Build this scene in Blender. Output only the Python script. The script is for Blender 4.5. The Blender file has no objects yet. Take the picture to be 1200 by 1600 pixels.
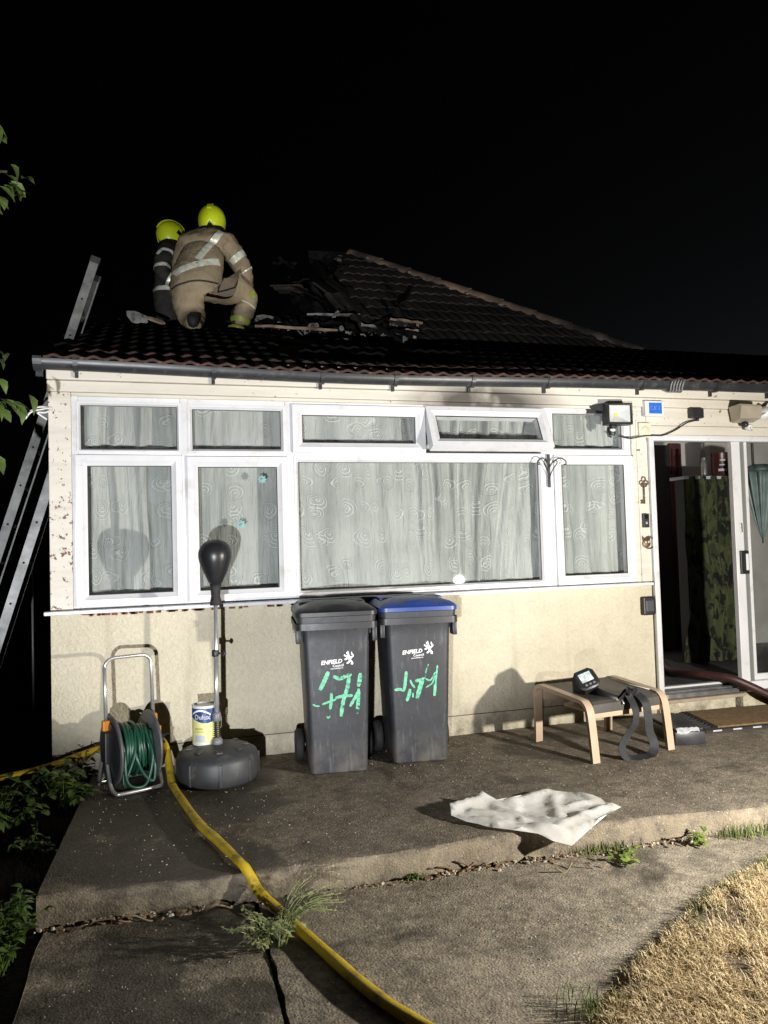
import bpy, bmesh, math, random
from mathutils import Vector, Matrix, Euler, geometry
from mathutils.bvhtree import BVHTree
random.seed(7)
S = bpy.context.scene
COL = S.collection
PI = math.pi
def R(d): return math.radians(d)

# ------------------------------------------------------------------ camera, sky, lamps, exposure
cam = bpy.data.objects.new('camera', bpy.data.cameras.new('camera'))
COL.objects.link(cam)
cam.data.sensor_fit = 'VERTICAL'; cam.data.sensor_height = 24.0; cam.data.lens = 18.0
cam.data.clip_start = 0.05; cam.data.clip_end = 500
yaw, pitch, roll = R(16.596), R(2.324), R(-1.676)
fwd = Vector((math.sin(yaw)*math.cos(pitch), math.cos(yaw)*math.cos(pitch), math.sin(pitch)))
rgt = Vector((math.cos(yaw), -math.sin(yaw), 0)); upv = rgt.cross(fwd)
rgt, upv = math.cos(roll)*rgt + math.sin(roll)*upv, -math.sin(roll)*rgt + math.cos(roll)*upv
cam.matrix_world = Matrix(((rgt.x, upv.x, -fwd.x, 0.0), (rgt.y, upv.y, -fwd.y, -5.2), (rgt.z, upv.z, -fwd.z, 1.3915), (0, 0, 0, 1)))
S.camera = cam

W = bpy.data.worlds.new('World'); S.world = W; W.use_nodes = True
wn = W.node_tree.nodes; wl = W.node_tree.links
wn.clear()
sky = wn.new('ShaderNodeTexSky'); sky.sky_type = 'NISHITA'; sky.sun_disc = False
sky.sun_elevation = R(-6.5); sky.sun_rotation = R(75)
bg = wn.new('ShaderNodeBackground'); bg.inputs['Strength'].default_value = 0.55
wo = wn.new('ShaderNodeOutputWorld')
hs = wn.new('ShaderNodeHueSaturation'); hs.inputs['Saturation'].default_value = 0.35
wl.new(sky.outputs[0], hs.inputs['Color']); wl.new(hs.outputs[0], bg.inputs['Color']); wl.new(bg.outputs[0], wo.inputs['Surface'])

def spot(name, loc, target, watts, angle, color, radius=0.05, blend=0.5):
    d = bpy.data.lights.new(name, 'SPOT'); d.energy = watts; d.color = color
    d.spot_size = R(angle); d.spot_blend = blend; d.shadow_soft_size = radius
    o = bpy.data.objects.new(name, d); COL.objects.link(o)
    o.location = loc; o.rotation_euler = (Vector(target)-Vector(loc)).to_track_quat('-Z', 'Y').to_euler()
    return o
# two portable scene floodlights standing low on the lawn: one off to the side, one by the photographer's feet
LAMP_A = spot('floodlight_on_lawn', (3.62, -3.70, 0.90), (1.6, -0.6, 1.25), 810, 165, (1.0, 0.955, 0.87), 0.05)
LAMP_B = spot('floodlight_by_feet', (-0.75, -6.2, 0.40), (0.9, 0.0, 2.45), 1600, 52, (0.95, 0.97, 1.0), 0.04)

S.render.engine = 'CYCLES'
S.cycles.use_denoising = True
S.cycles.max_bounces = 6; S.cycles.transparent_max_bounces = 12; S.cycles.caustics_reflective = False; S.cycles.caustics_refractive = False
S.view_settings.view_transform = 'Standard'; S.view_settings.look = 'None'
S.view_settings.exposure = 0.0; S.view_settings.gamma = 1.0; S.view_settings.use_curve_mapping = False

# ------------------------------------------------------------------ helpers: meshes
class MB:
    """collects geometry; build() links it as ONE mesh object"""
    def __init__(s): s.v = []; s.f = []; s.smooth = []
    def add(s, vs, fs, sm=False):
        o = len(s.v); s.v += [tuple(v) for v in vs]; s.f += [tuple(i+o for i in f) for f in fs]; s.smooth += [sm]*len(fs)
        return s
    def box(s, x0, y0, z0, x1, y1, z1, bev=0.0, M=None):
        if bev > 0:
            bm = bmesh.new(); bmesh.ops.create_cube(bm, size=1.0)
            for v in bm.verts: v.co = Vector(((x0+x1)/2 + v.co.x*(x1-x0), (y0+y1)/2 + v.co.y*(y1-y0), (z0+z1)/2 + v.co.z*(z1-z0)))
            bmesh.ops.bevel(bm, geom=bm.edges[:], offset=bev, segments=2, affect='EDGES', profile=0.5)
            s.bm(bm, M)
        else:
            vs = [Vector((x, y, z)) for x in (x0, x1) for y in (y0, y1) for z in (z0, z1)]
            if M: vs = [M @ v for v in vs]
            s.add(vs, [(0,1,3,2), (4,6,7,5), (0,4,5,1), (2,3,7,6), (0,2,6,4), (1,5,7,3)])
        return s
    def bm(s, bm, M=None, sm=False):
        bm.verts.index_update()
        s.add([(M @ v.co) if M else v.co.copy() for v in bm.verts], [[v.index for v in f.verts] for f in bm.faces], sm); bm.free(); return s
    def tube(s, pts, r, n=8, cap=True, closed=False, flat=1.0, sm=True):
        pts = [Vector(p) for p in pts]; N = len(pts)
        rs = r if isinstance(r, (list, tuple)) else [r]*N
        vs = []; prev = None
        for i, p in enumerate(pts):
            if closed: t = pts[(i+1) % N] - pts[i-1]
            else: t = pts[min(i+1, N-1)] - pts[max(i-1, 0)]
            t.normalize()
            if prev is None:
                a = Vector((0,0,1)) if abs(t.z) < 0.9 else Vector((1,0,0))
                u = t.cross(a).normalized()
            else: u = (prev - t*prev.dot(t)).normalized()
            prev = u; w = t.cross(u)
            for k in range(n):
                a = 2*PI*k/n; vs.append(p + u*math.cos(a)*rs[i] + w*math.sin(a)*rs[i]*flat)
        fs = []
        for i in range(N if closed else N-1):
            j = (i+1) % N
            for k in range(n): fs.append((i*n+k, i*n+(k+1) % n, j*n+(k+1) % n, j*n+k))
        if cap and not closed: fs += [tuple(range(n-1, -1, -1)), tuple((N-1)*n+k for k in range(n))]
        return s.add(vs, fs, sm)
    def lathe(s, prof, n=24, M=None, sm=True, cap=True):
        vs = []; fs = []
        for r, z in prof:
            for k in range(n): vs.append(Vector((r*math.cos(2*PI*k/n), r*math.sin(2*PI*k/n), z)))
        for i in range(len(prof)-1):
            for k in range(n): fs.append((i*n+k, i*n+(k+1) % n, (i+1)*n+(k+1) % n, (i+1)*n+k))
        if cap: fs += [tuple(range(n-1, -1, -1)), tuple((len(prof)-1)*n+k for k in range(n))]
        if M: vs = [M @ v for v in vs]
        return s.add(vs, fs, sm)
    def loft(s, rings, cap=True, sm=False):
        n = len(rings[0]); vs = [v for r in rings for v in r]; fs = []
        for i in range(len(rings)-1):
            for k in range(n): fs.append((i*n+k, i*n+(k+1) % n, (i+1)*n+(k+1) % n, (i+1)*n+k))
        if cap: fs += [tuple(range(n-1, -1, -1)), tuple((len(rings)-1)*n+k for k in range(n))]
        return s.add(vs, fs, sm)
    def ribbon(s, pts, width, axis, th=0.003):
        """flat strap along pts; axis = across direction (one vector or one per point)"""
        pts = [Vector(p) for p in pts]; N = len(pts); rings = []
        for i, p in enumerate(pts):
            t = (pts[min(i+1, N-1)] - pts[max(i-1, 0)]).normalized()
            a = Vector(axis[i] if isinstance(axis, list) else axis); a = (a - t*a.dot(t)).normalized(); nn = t.cross(a)
            h = width/2; rings.append([p+a*h+nn*th/2, p-a*h+nn*th/2, p-a*h-nn*th/2, p+a*h-nn*th/2])
        return s.loft(rings, sm=False)
    def frame(s, x0, z0, x1, z1, prof):
        """mitred picture frame swept round a rectangle; prof = list of (inset, y)"""
        base = len(prof); vs = []; fs = []
        for ins, y in prof: vs += [(x0+ins, y, z0+ins), (x1-ins, y, z0+ins), (x1-ins, y, z1-ins), (x0+ins, y, z1-ins)]
        for i in range(base):
            j = (i+1) % base
            for k in range(4): fs.append((i*4+k, i*4+(k+1) % 4, j*4+(k+1) % 4, j*4+k))
        return s.add(vs, fs)
    def build(s, name, m, parent=None, loc=None, auto=None):
        me = bpy.data.meshes.new(name); me.from_pydata(s.v, [], s.f); me.validate()
        if len(me.polygons) == len(s.smooth): me.polygons.foreach_set('use_smooth', s.smooth)
        bm = bmesh.new(); bm.from_mesh(me); bmesh.ops.recalc_face_normals(bm, faces=bm.faces[:]); bm.to_mesh(me); bm.free()
        if auto is not None:
            me.polygons.foreach_set('use_smooth', [True]*len(me.polygons)); me.set_sharp_from_angle(angle=R(auto))
        me.materials.append(m); me.update()
        return link(name, me, parent, loc)
def link(name, me, parent=None, loc=None):
    o = bpy.data.objects.new(name, me); COL.objects.link(o)
    if parent: o.parent = parent
    if loc: o.location = loc
    return o
def tag(o, label=None, cat=None, group=None, kind=None):
    if label: o['label'] = label
    if cat: o['category'] = cat
    if group: o['group'] = group
    if kind: o['kind'] = kind
    return o
def thing(name, label, cat, loc=(0,0,0), rz=0.0, group=None):
    o = bpy.data.objects.new(name, None); COL.objects.link(o); o.empty_display_size = 0.1
    o.location = loc; o.rotation_euler = (0, 0, rz)
    return tag(o, label, cat, group)
def kids(o): return [c for c in COL.objects if c.parent == o]
def copy_tree(o, parent=None):
    c = o.copy(); COL.objects.link(c)
    if parent: c.parent = parent
    for ch in kids(o): copy_tree(ch, c)
    return c
def arc(cx, cz, r, a0, a1, n, y=0.0): return [(cx + r*math.cos(R(a0+(a1-a0)*i/n)), y, cz + r*math.sin(R(a0+(a1-a0)*i/n))) for i in range(n+1)]
def spline(pts, n=8):
    pts = [Vector(p) for p in pts]; out = []
    P = [pts[0]*2-pts[1]] + pts + [pts[-1]*2-pts[-2]]
    for i in range(1, len(P)-2):
        a, b, c, d = P[i-1], P[i], P[i+1], P[i+2]
        for k in range(n):
            t = k/n; out.append(0.5*((2*b) + (c-a)*t + (2*a-5*b+4*c-d)*t*t + (3*b-a-3*c+d)*t*t*t))
    out.append(pts[-1]); return out
def rrect(w, d, r, z, n=3, cx=0.0, cy=0.0):
    out = []
    for sx, sy, a0 in ((1,1,0), (-1,1,90), (-1,-1,180), (1,-1,270)):
        for k in range(n+1):
            a = R(a0+90*k/n); out.append(Vector((cx+sx*(w/2-r)+r*math.cos(a), cy+sy*(d/2-r)+r*math.sin(a), z)))
    return out
def text_mb(body, size, shear=0.0, offset=0.0, ext=0.0008):
    cu = bpy.data.curves.new('t', 'FONT'); cu.body = body; cu.size = size; cu.shear = shear; cu.offset = offset; cu.extrude = ext; cu.resolution_u = 2
    o = bpy.data.objects.new('t', cu); COL.objects.link(o); bpy.context.view_layer.update()
    me = bpy.data.meshes.new_from_object(o.evaluated_get(bpy.context.evaluated_depsgraph_get()))
    vs = [v.co.copy() for v in me.vertices]; fs = [tuple(p.vertices) for p in me.polygons]
    bpy.data.objects.remove(o); bpy.data.curves.remove(cu); bpy.data.meshes.remove(me)
    return vs, fs
def skin_body(verts, edges, radii, root=0, sub=2):
    me = bpy.data.meshes.new('sk'); me.from_pydata([Vector(v) for v in verts], edges, [])
    o = bpy.data.objects.new('sk', me); COL.objects.link(o)
    o.modifiers.new('s', 'SKIN').use_smooth_shade = True
    sv = me.skin_vertices[0].data
    for i, r in enumerate(radii): sv[i].radius = (r, r) if not isinstance(r, tuple) else r; sv[i].use_root = (i == root)
    mo = o.modifiers.new('u', 'SUBSURF'); mo.levels = sub; mo.render_levels = sub
    bpy.context.view_layer.update()
    res = bpy.data.meshes.new_from_object(o.evaluated_get(bpy.context.evaluated_depsgraph_get()))
    bpy.data.objects.remove(o); bpy.data.meshes.remove(me)
    return res

# ------------------------------------------------------------------ helpers: materials
class NT:
    def __init__(s, name):
        s.m = bpy.data.materials.new(name); s.m.use_nodes = True; s.t = s.m.node_tree; s.t.nodes.clear()
        s.out = s.t.nodes.new('ShaderNodeOutputMaterial'); s.tc = s.t.nodes.new('ShaderNodeTexCoord')
    def n(s, typ, ins=None, **kw):
        nd = s.t.nodes.new('ShaderNode'+typ)
        for k, v in kw.items(): setattr(nd, k, v)
        for k, v in (ins or {}).items():
            if hasattr(v, 'is_linked') or isinstance(v, bpy.types.NodeSocket): s.t.links.new(v, nd.inputs[k])
            else: nd.inputs[k].default_value = v
        return nd
    def noise(s, scale, detail=4.0, rough=0.55, co=None, dist=0.0):
        return s.n('TexNoise', {'Vector': co or s.tc.outputs['Object'], 'Scale': scale, 'Detail': detail, 'Roughness': rough, 'Distortion': dist}).outputs['Fac']
    def ramp(s, f, p0, p1, c0=(0,0,0,1), c1=(1,1,1,1)):
        (p0, p1, c0, c1) = (p0, p1, c0, c1) if p0 <= p1 else (p1, p0, c1, c0)
        r = s.n('ValToRGB', {'Fac': f}); e = r.color_ramp.elements
        e[0].position = p0; e[1].position = p1; e[0].color = c0; e[1].color = c1; return r.outputs['Color']
    def mix(s, f, a, b, mode='MIX'):
        nd = s.t.nodes.new('ShaderNodeMix'); nd.data_type = 'RGBA'; nd.blend_type = mode
        for i, v in ((0, f), (6, a), (7, b)):
            if isinstance(v, bpy.types.NodeSocket): s.t.links.new(v, nd.inputs[i])
            elif i and not isinstance(v, (int, float)): nd.inputs[i].default_value = tuple(v)[:3]+(1,)
            else: nd.inputs[i].default_value = v
        return nd.outputs[2]
    def math(s, op, a, b=0.0, c=0.0, clamp=False):
        nd = s.t.nodes.new('ShaderNodeMath'); nd.operation = op; nd.use_clamp = clamp
        for i, v in enumerate((a, b, c)):
            if isinstance(v, bpy.types.NodeSocket): s.t.links.new(v, nd.inputs[i])
            else: nd.inputs[i].default_value = v
        return nd.outputs[0]
    def bump(s, h, strength, dist, nrm=None):
        i = {'Height': h, 'Strength': strength, 'Distance': dist}
        if nrm is not None: i['Normal'] = nrm
        return s.n('Bump', i).outputs['Normal']
    def pr(s, base, rough=0.6, metal=0.0, nrm=None, spec=0.5, **kw):
        p = s.n('BsdfPrincipled'); 
        d = {'Base Color': base, 'Roughness': rough, 'Metallic': metal, 'Specular IOR Level': spec}
        if nrm is not None: d['Normal'] = nrm
        d.update(kw)
        for k, v in d.items():
            if isinstance(v, bpy.types.NodeSocket): s.t.links.new(v, p.inputs[k])
            elif isinstance(v, (tuple, list)): p.inputs[k].default_value = tuple(v)[:3]+(1,)
            else: p.inputs[k].default_value = v
        s.t.links.new(p.outputs[0], s.out.inputs['Surface']); return p
def mk(name, a, b=None, sc=6.0, rough=0.6, metal=0.0, bump=None, dirt=None, lo=0.35, hi=0.65, spec=0.5, rvar=0.0, coords='Object'):
    """colour a-b mottled by noise; bump=(scale,strength,dist); dirt=(colour,scale,p0,p1)"""
    T = NT(name); co = T.tc.outputs[coords]
    col = T.mix(T.ramp(T.noise(sc, 5, co=co), lo, hi), a, b or a)
    if dirt: col = T.mix(T.ramp(T.noise(dirt[1], 6, 0.65, co=co), dirt[2], dirt[3]), col, dirt[0])
    nrm = None
    if bump: nrm = T.bump(T.noise(bump[0], 4, 0.6, co=co), bump[1], bump[2])
    rg = rough
    if rvar: rg = T.math('MULTIPLY_ADD', T.noise(sc*2.3, 4, co=co), rvar*2, rough-rvar)
    T.pr(col, rg, metal, nrm, spec); return T.m
M = {}
M['upvc'] = mk('white_upvc', (0.70,0.70,0.715), (0.63,0.63,0.65), 3, 0.32, bump=(14,0.05,0.004), dirt=((0.42,0.39,0.33),7,0.55,0.85))
M['black_plastic'] = mk('black_plastic', (0.013,0.0135,0.015), (0.022,0.022,0.024), 8, 0.45, bump=(60,0.08,0.002), rvar=0.08)
M['gutter'] = mk('gutter_plastic', (0.020,0.022,0.025), (0.034,0.036,0.039), 5, 0.38, bump=(9,0.1,0.004), dirt=((0.10,0.095,0.085),16,0.55,0.8), rvar=0.08)
M['disc_plastic'] = mk('dark_reel_plastic', (0.085,0.088,0.092), (0.055,0.057,0.06), 10, 0.45)
M['ladder_dark'] = mk('weathered_ladder_metal', (0.19,0.19,0.185), (0.11,0.11,0.108), 8, 0.5, 0.3, bump=(30,0.12,0.003), dirt=((0.03,0.028,0.026),6,0.5,0.75))
M['grey_plastic'] = mk('grey_plastic', (0.20,0.205,0.21), (0.14,0.145,0.15), 10, 0.45)
M['alu'] = mk('brushed_aluminium', (0.62,0.63,0.64), (0.42,0.42,0.43), 12, 0.33, 0.9, bump=(50,0.1,0.002), rvar=0.1)
M['steel'] = mk('chromed_steel_tube', (0.66,0.66,0.66), (0.54,0.53,0.51), 14, 0.30, 0.72)
M['ladder'] = mk('dull_ladder_metal', (0.17,0.17,0.17), (0.10,0.10,0.10), 10, 0.45, 0.6, bump=(30,0.12,0.003), dirt=((0.07,0.065,0.06),6,0.5,0.75))
M['tile'] = None
def tile_mat():
    T = NT('clay_tile'); oi = T.n('ObjectInfo').outputs['Random']
    a = T.mix(oi, (0.050,0.027,0.020), (0.090,0.042,0.029))
    col = T.mix(T.ramp(T.noise(3.0, 5), 0.42, 0.6), a, (0.028,0.020,0.017))
    col = T.mix(T.ramp(T.noise(14, 5), 0.60, 0.75), col, (0.12,0.10,0.075))
    T.pr(col, 0.85, 0, T.bump(T.noise(70, 4), 0.5, 0.004), 0.25); return T.m
def burnt_tile_mat():
    T = NT('sooty_roof_tile'); oi = T.n('ObjectInfo').outputs['Random']
    a = T.mix(oi, (0.030,0.026,0.023), (0.075,0.060,0.050))
    col = T.mix(T.ramp(T.noise(3.5, 5), 0.40, 0.6), a, (0.014,0.013,0.012))
    col = T.mix(T.ramp(T.noise(20, 5), 0.66, 0.78), col, (0.16,0.13,0.11))
    T.pr(col, 0.85, 0, T.bump(T.noise(60, 4), 0.5, 0.004), 0.25); return T.m
M['shaded_soot_tile'] = mk('charred_shaded_roof_tile', (0.005,0.0048,0.0045), (0.012,0.0105,0.0095), 3, 0.95, bump=(60,0.5,0.004), spec=0.06)  # soot, blackened further to paint in the shade on the upper front courses
M['tile'] = tile_mat(); M['burnt_tile'] = burnt_tile_mat()
M['ridge'] = mk('ridge_tile_clay', (0.26,0.185,0.13), (0.12,0.082,0.06), 2.2, 0.85, bump=(50,0.4,0.004), dirt=((0.03,0.026,0.022),1.1,0.42,0.62))
M['char'] = mk('charred_timber', (0.006,0.0055,0.0055), (0.014,0.012,0.011), 14, 0.85, bump=(26,0.9,0.02), spec=0.12)
M['felt'] = mk('black_roofing_felt', (0.012,0.012,0.012), (0.02,0.019,0.018), 6, 0.9, bump=(30,0.4,0.01))
M['wood'] = mk('raw_timber', (0.42,0.32,0.22), (0.30,0.21,0.13), 9, 0.7, bump=(40,0.3,0.003), dirt=((0.05,0.04,0.03),5,0.5,0.7))
M['ash_sheet'] = mk('pale_debris', (0.40,0.39,0.36), (0.22,0.21,0.20), 8, 0.8, dirt=((0.04,0.035,0.03),7,0.5,0.65))

def wall_mat():
    T = NT('cream_pebbledash'); o = T.tc.outputs['Object']
    v = T.n('TexVoronoi', {'Vector': o, 'Scale': 55.0}, feature='F1').outputs['Distance']
    v2 = T.noise(36, 6, 0.72, dist=0.6)
    h = T.math('ADD', T.math('MULTIPLY', v, -0.55), T.math('MULTIPLY', v2, 1.3))
    col = T.mix(T.ramp(T.noise(1.6, 5), 0.35, 0.7), (0.65,0.595,0.46), (0.55,0.50,0.38))
    col = T.mix(T.math('MULTIPLY', T.ramp(v2, 0.52, 0.36), 0.16), col, (0.30,0.26,0.18))
    col = T.mix(T.math('MULTIPLY', T.ramp(T.noise(6, 6, 0.7), 0.5, 0.72), 0.35), col, (0.42,0.38,0.29))
    sp = T.n('SeparateXYZ', {0: o})
    low = T.n('MapRange', {'Value': sp.outputs['Z'], 'From Min': 0.32, 'From Max': 0.0}).outputs[0]
    stain = T.math('MULTIPLY', T.ramp(T.noise(5.5, 6, 0.7), 0.40, 0.68), low)
    col = T.mix(stain, col, (0.17,0.15,0.105))
    drip = T.noise(1.0, 4, co=T.n('Mapping', {'Vector': o, 'Scale': (9, 9, 0.8)}).outputs[0])
    col = T.mix(T.math('MULTIPLY', T.ramp(drip, 0.56, 0.75), 0.35), col, (0.33,0.29,0.21))
    T.pr(col, 0.9, 0, T.bump(h, 0.8, 0.010), 0.2); return T.m
M['wall'] = wall_mat()
def paint_mat(name, base, base2, soot=True, flake=0.70):
    T = NT(name); o = T.tc.outputs['Object']
    st = T.n('Mapping', {'Vector': o, 'Scale': (0.35, 1, 3.0)}).outputs[0]
    col = T.mix(T.ramp(T.noise(4, 6, 0.65, co=st), 0.35, 0.7), base, base2)
    fl = T.math('ADD', T.noise(27, 6, 0.66), T.math('MULTIPLY', T.noise(2.6, 2), 0.25))
    mask = T.ramp(fl, flake+0.09, flake+0.12)
    col = T.mix(T.math('MULTIPLY', T.ramp(T.noise(2.2, 6, 0.7, co=st), 0.52, 0.72), 0.5), col, (0.42,0.37,0.29))
    col = T.mix(mask, col, (0.16,0.085,0.05))
    if soot:
        s1 = T.n('VectorMath', {0: T.n('Mapping', {'Vector': o, 'Location': (-2.35*1.35, 0, -2.40*5.2), 'Scale': (1.35, 0.0, 5.2)}).outputs[0]}, operation='LENGTH').outputs['Value']
        s = T.math('MULTIPLY', T.ramp(s1, 0.98, 0.40), T.ramp(T.noise(3.2, 5), 0.22, 0.50))
        col = T.mix(T.math('MULTIPLY', s, 0.93), col, (0.05,0.042,0.035))
    T.pr(col, 0.6, 0, T.bump(T.math('SUBTRACT', T.noise(30, 4), T.math('MULTIPLY', mask, 1.0)), 0.35, 0.004), 0.35); return T.m
M['paint'] = paint_mat('cream_painted_timber', (0.66,0.62,0.545), (0.57,0.53,0.455))
M['flaky'] = paint_mat('flaking_painted_timber', (0.70,0.66,0.59), (0.62,0.57,0.49), False, 0.635)
def concrete(name, c1, c2, light, damp, riser=False):
    T = NT(name); o = T.tc.outputs['Object']
    n1 = T.noise(2.4, 7, 0.65); n2 = T.noise(24, 6, 0.7)
    col = T.mix(T.ramp(n1, 0.36, 0.66), c1, c2)
    col = T.mix(T.ramp(n2, 0.40, 0.72), col, (c2[0]*1.5, c2[1]*1.45, c2[2]*1.35))
    vo = T.n('TexVoronoi', {'Vector': o, 'Scale': 95.0}, feature='F1')
    agg = T.math('MULTIPLY', T.ramp(vo.outputs['Distance'], 0.36, 0.26), T.ramp(T.n('SeparateColor', {0: vo.outputs['Color']}).outputs[0], light, light+0.08))
    vb = T.n('TexVoronoi', {'Vector': o, 'Scale': 48.0}, feature='F1')
    ag2 = T.math('MULTIPLY', T.ramp(vb.outputs['Distance'], 0.30, 0.22), T.ramp(T.n('SeparateColor', {0: vb.outputs['Color']}).outputs[0], light+0.08, light+0.13))
    col = T.mix(T.math('MULTIPLY', T.math('MAXIMUM', agg, ag2), 0.85), col, (0.55,0.50,0.41))
    pit = T.math('MULTIPLY', T.ramp(vo.outputs['Distance'], 0.36, 0.26), T.ramp(T.n('SeparateColor', {0: vo.outputs['Color']}).outputs[1], 0.62, 0.72))
    col = T.mix(T.math('MULTIPLY', pit, 0.8), col, (0.035,0.028,0.02))
    big = T.noise(0.9, 5, 0.6)
    col = T.mix(T.math('MULTIPLY', T.ramp(T.noise(6.5, 6, 0.7), 0.42, 0.66), 0.55), col, (0.048,0.042,0.034))
    hosewet = T.n('MapRange', {'Value': T.n('SeparateXYZ', {0: o}).outputs['X'], 'From Min': 1.1, 'From Max': -0.1}).outputs[0]
    wet = T.ramp(T.math('ADD', T.noise(1.15, 5, 0.6, dist=0.4), T.math('MULTIPLY', hosewet, 0.25)), damp, damp+0.06)
    col = T.mix(T.math('MULTIPLY', wet, 0.72), col, (0.028,0.024,0.018))
    if riser:                                                       # worn aggregate, plus lamp light put into the colour of the step front
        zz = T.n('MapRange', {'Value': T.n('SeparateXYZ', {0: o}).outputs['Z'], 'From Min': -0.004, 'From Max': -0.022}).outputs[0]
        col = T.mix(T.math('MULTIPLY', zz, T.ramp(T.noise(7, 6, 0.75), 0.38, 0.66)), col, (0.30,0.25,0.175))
    n5 = T.noise(130, 4, 0.7)
    h = T.math('ADD', T.math('MULTIPLY', vo.outputs['Distance'], -0.45), T.math('ADD', T.math('MULTIPLY', n5, 0.6), T.math('MULTIPLY', n1, 1.2)))
    rg = T.math('MULTIPLY_ADD', wet, -0.32, 0.88)
    T.pr(col, rg, 0, T.bump(h, 0.55, 0.008), 0.3); return T.m
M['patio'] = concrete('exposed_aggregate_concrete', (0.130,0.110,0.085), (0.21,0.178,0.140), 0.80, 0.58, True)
M['path'] = concrete('brown_path_concrete', (0.175,0.150,0.116), (0.30,0.262,0.208), 0.74, 0.61)
M['soil'] = mk('dark_soil', (0.030,0.022,0.015), (0.055,0.042,0.028), 5, 0.95, bump=(22,0.9,0.03))
M['lawn_soil'] = mk('dry_lawn_soil', (0.16,0.115,0.065), (0.075,0.052,0.03), 7, 0.95, bump=(30,0.8,0.02))
def grass_mat(name, a, b, c):
    T = NT(name); n = T.noise(5.0, 5, 0.7); n3 = T.noise(60, 2)
    col = T.mix(T.ramp(n, 0.38, 0.62), a, b); col = T.mix(T.ramp(n3, 0.40, 0.62), col, c)
    T.pr(col, 0.7, 0, None, 0.25); return T.m
M['straw'] = grass_mat('dry_straw_grass', (0.52,0.39,0.205), (0.30,0.215,0.10), (0.70,0.58,0.37))
M['grass'] = grass_mat('green_grass', (0.060,0.105,0.018), (0.09,0.15,0.03), (0.16,0.19,0.06))
def leaf_mat(name, a, b):
    T = NT(name); oi = T.n('ObjectInfo').outputs['Random']
    col = T.mix(T.ramp(T.noise(16, 3), 0.38, 0.62), a, b)
    p = T.pr(col, 0.5, 0, None, 0.4)
    tr = T.n('BsdfTranslucent', {'Color': col}); mx = T.n('MixShader', {0: 0.22, 1: p.outputs[0], 2: tr.outputs[0]})
    T.t.links.new(mx.outputs[0], T.out.inputs['Surface']); return T.m
M['leaf'] = leaf_mat('weed_leaf', (0.055,0.11,0.018), (0.11,0.17,0.035))
M['pale_leaf'] = leaf_mat('pale_thistle_leaf', (0.22,0.27,0.10), (0.34,0.36,0.17))
M['tree_leaf'] = leaf_mat('tree_leaf', (0.075,0.13,0.03), (0.14,0.19,0.05))
M['yellow_leaf'] = leaf_mat('dandelion_leaf', (0.16,0.25,0.05), (0.26,0.32,0.07))
M['bark'] = mk('bark', (0.05,0.04,0.03), (0.03,0.024,0.018), 12, 0.9, bump=(30,0.8,0.01))
M['dead_leaf'] = mk('dead_leaf', (0.13,0.075,0.04), (0.28,0.20,0.12), 9, 0.8)
M['pebble'] = mk('pale_pebble', (0.45,0.41,0.33), (0.28,0.24,0.18), 22, 0.7)

def glass_mat():
    T = NT('window_glass')
    fr = T.n('Fresnel', {'IOR': 1.52}).outputs[0]
    tr = T.n('BsdfTransparent', {'Color': (0.97,0.98,0.975,1)})
    gl = T.n('BsdfGlossy', {'Color': (1,1,1,1), 'Roughness': 0.015})
    front = T.math('SUBTRACT', 1.0, T.n('NewGeometry').outputs['Backfacing'])
    f2 = T.math('MULTIPLY', T.math('MULTIPLY', fr, 1.25, clamp=True), front)
    sm = T.ramp(T.noise(4, 6, 0.7), 0.45, 0.75)
    df = T.n('BsdfDiffuse', {'Color': (0.55,0.57,0.56,1)})
    m1 = T.n('MixShader', {0: f2, 1: tr.outputs[0], 2: gl.outputs[0]})
    m2 = T.n('MixShader', {0: T.math('MULTIPLY', sm, 0.055), 1: m1.outputs[0], 2: df.outputs[0]})
    T.t.links.new(m2.outputs[0], T.out.inputs['Surface']); return T.m
M['glass'] = glass_mat()
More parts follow.
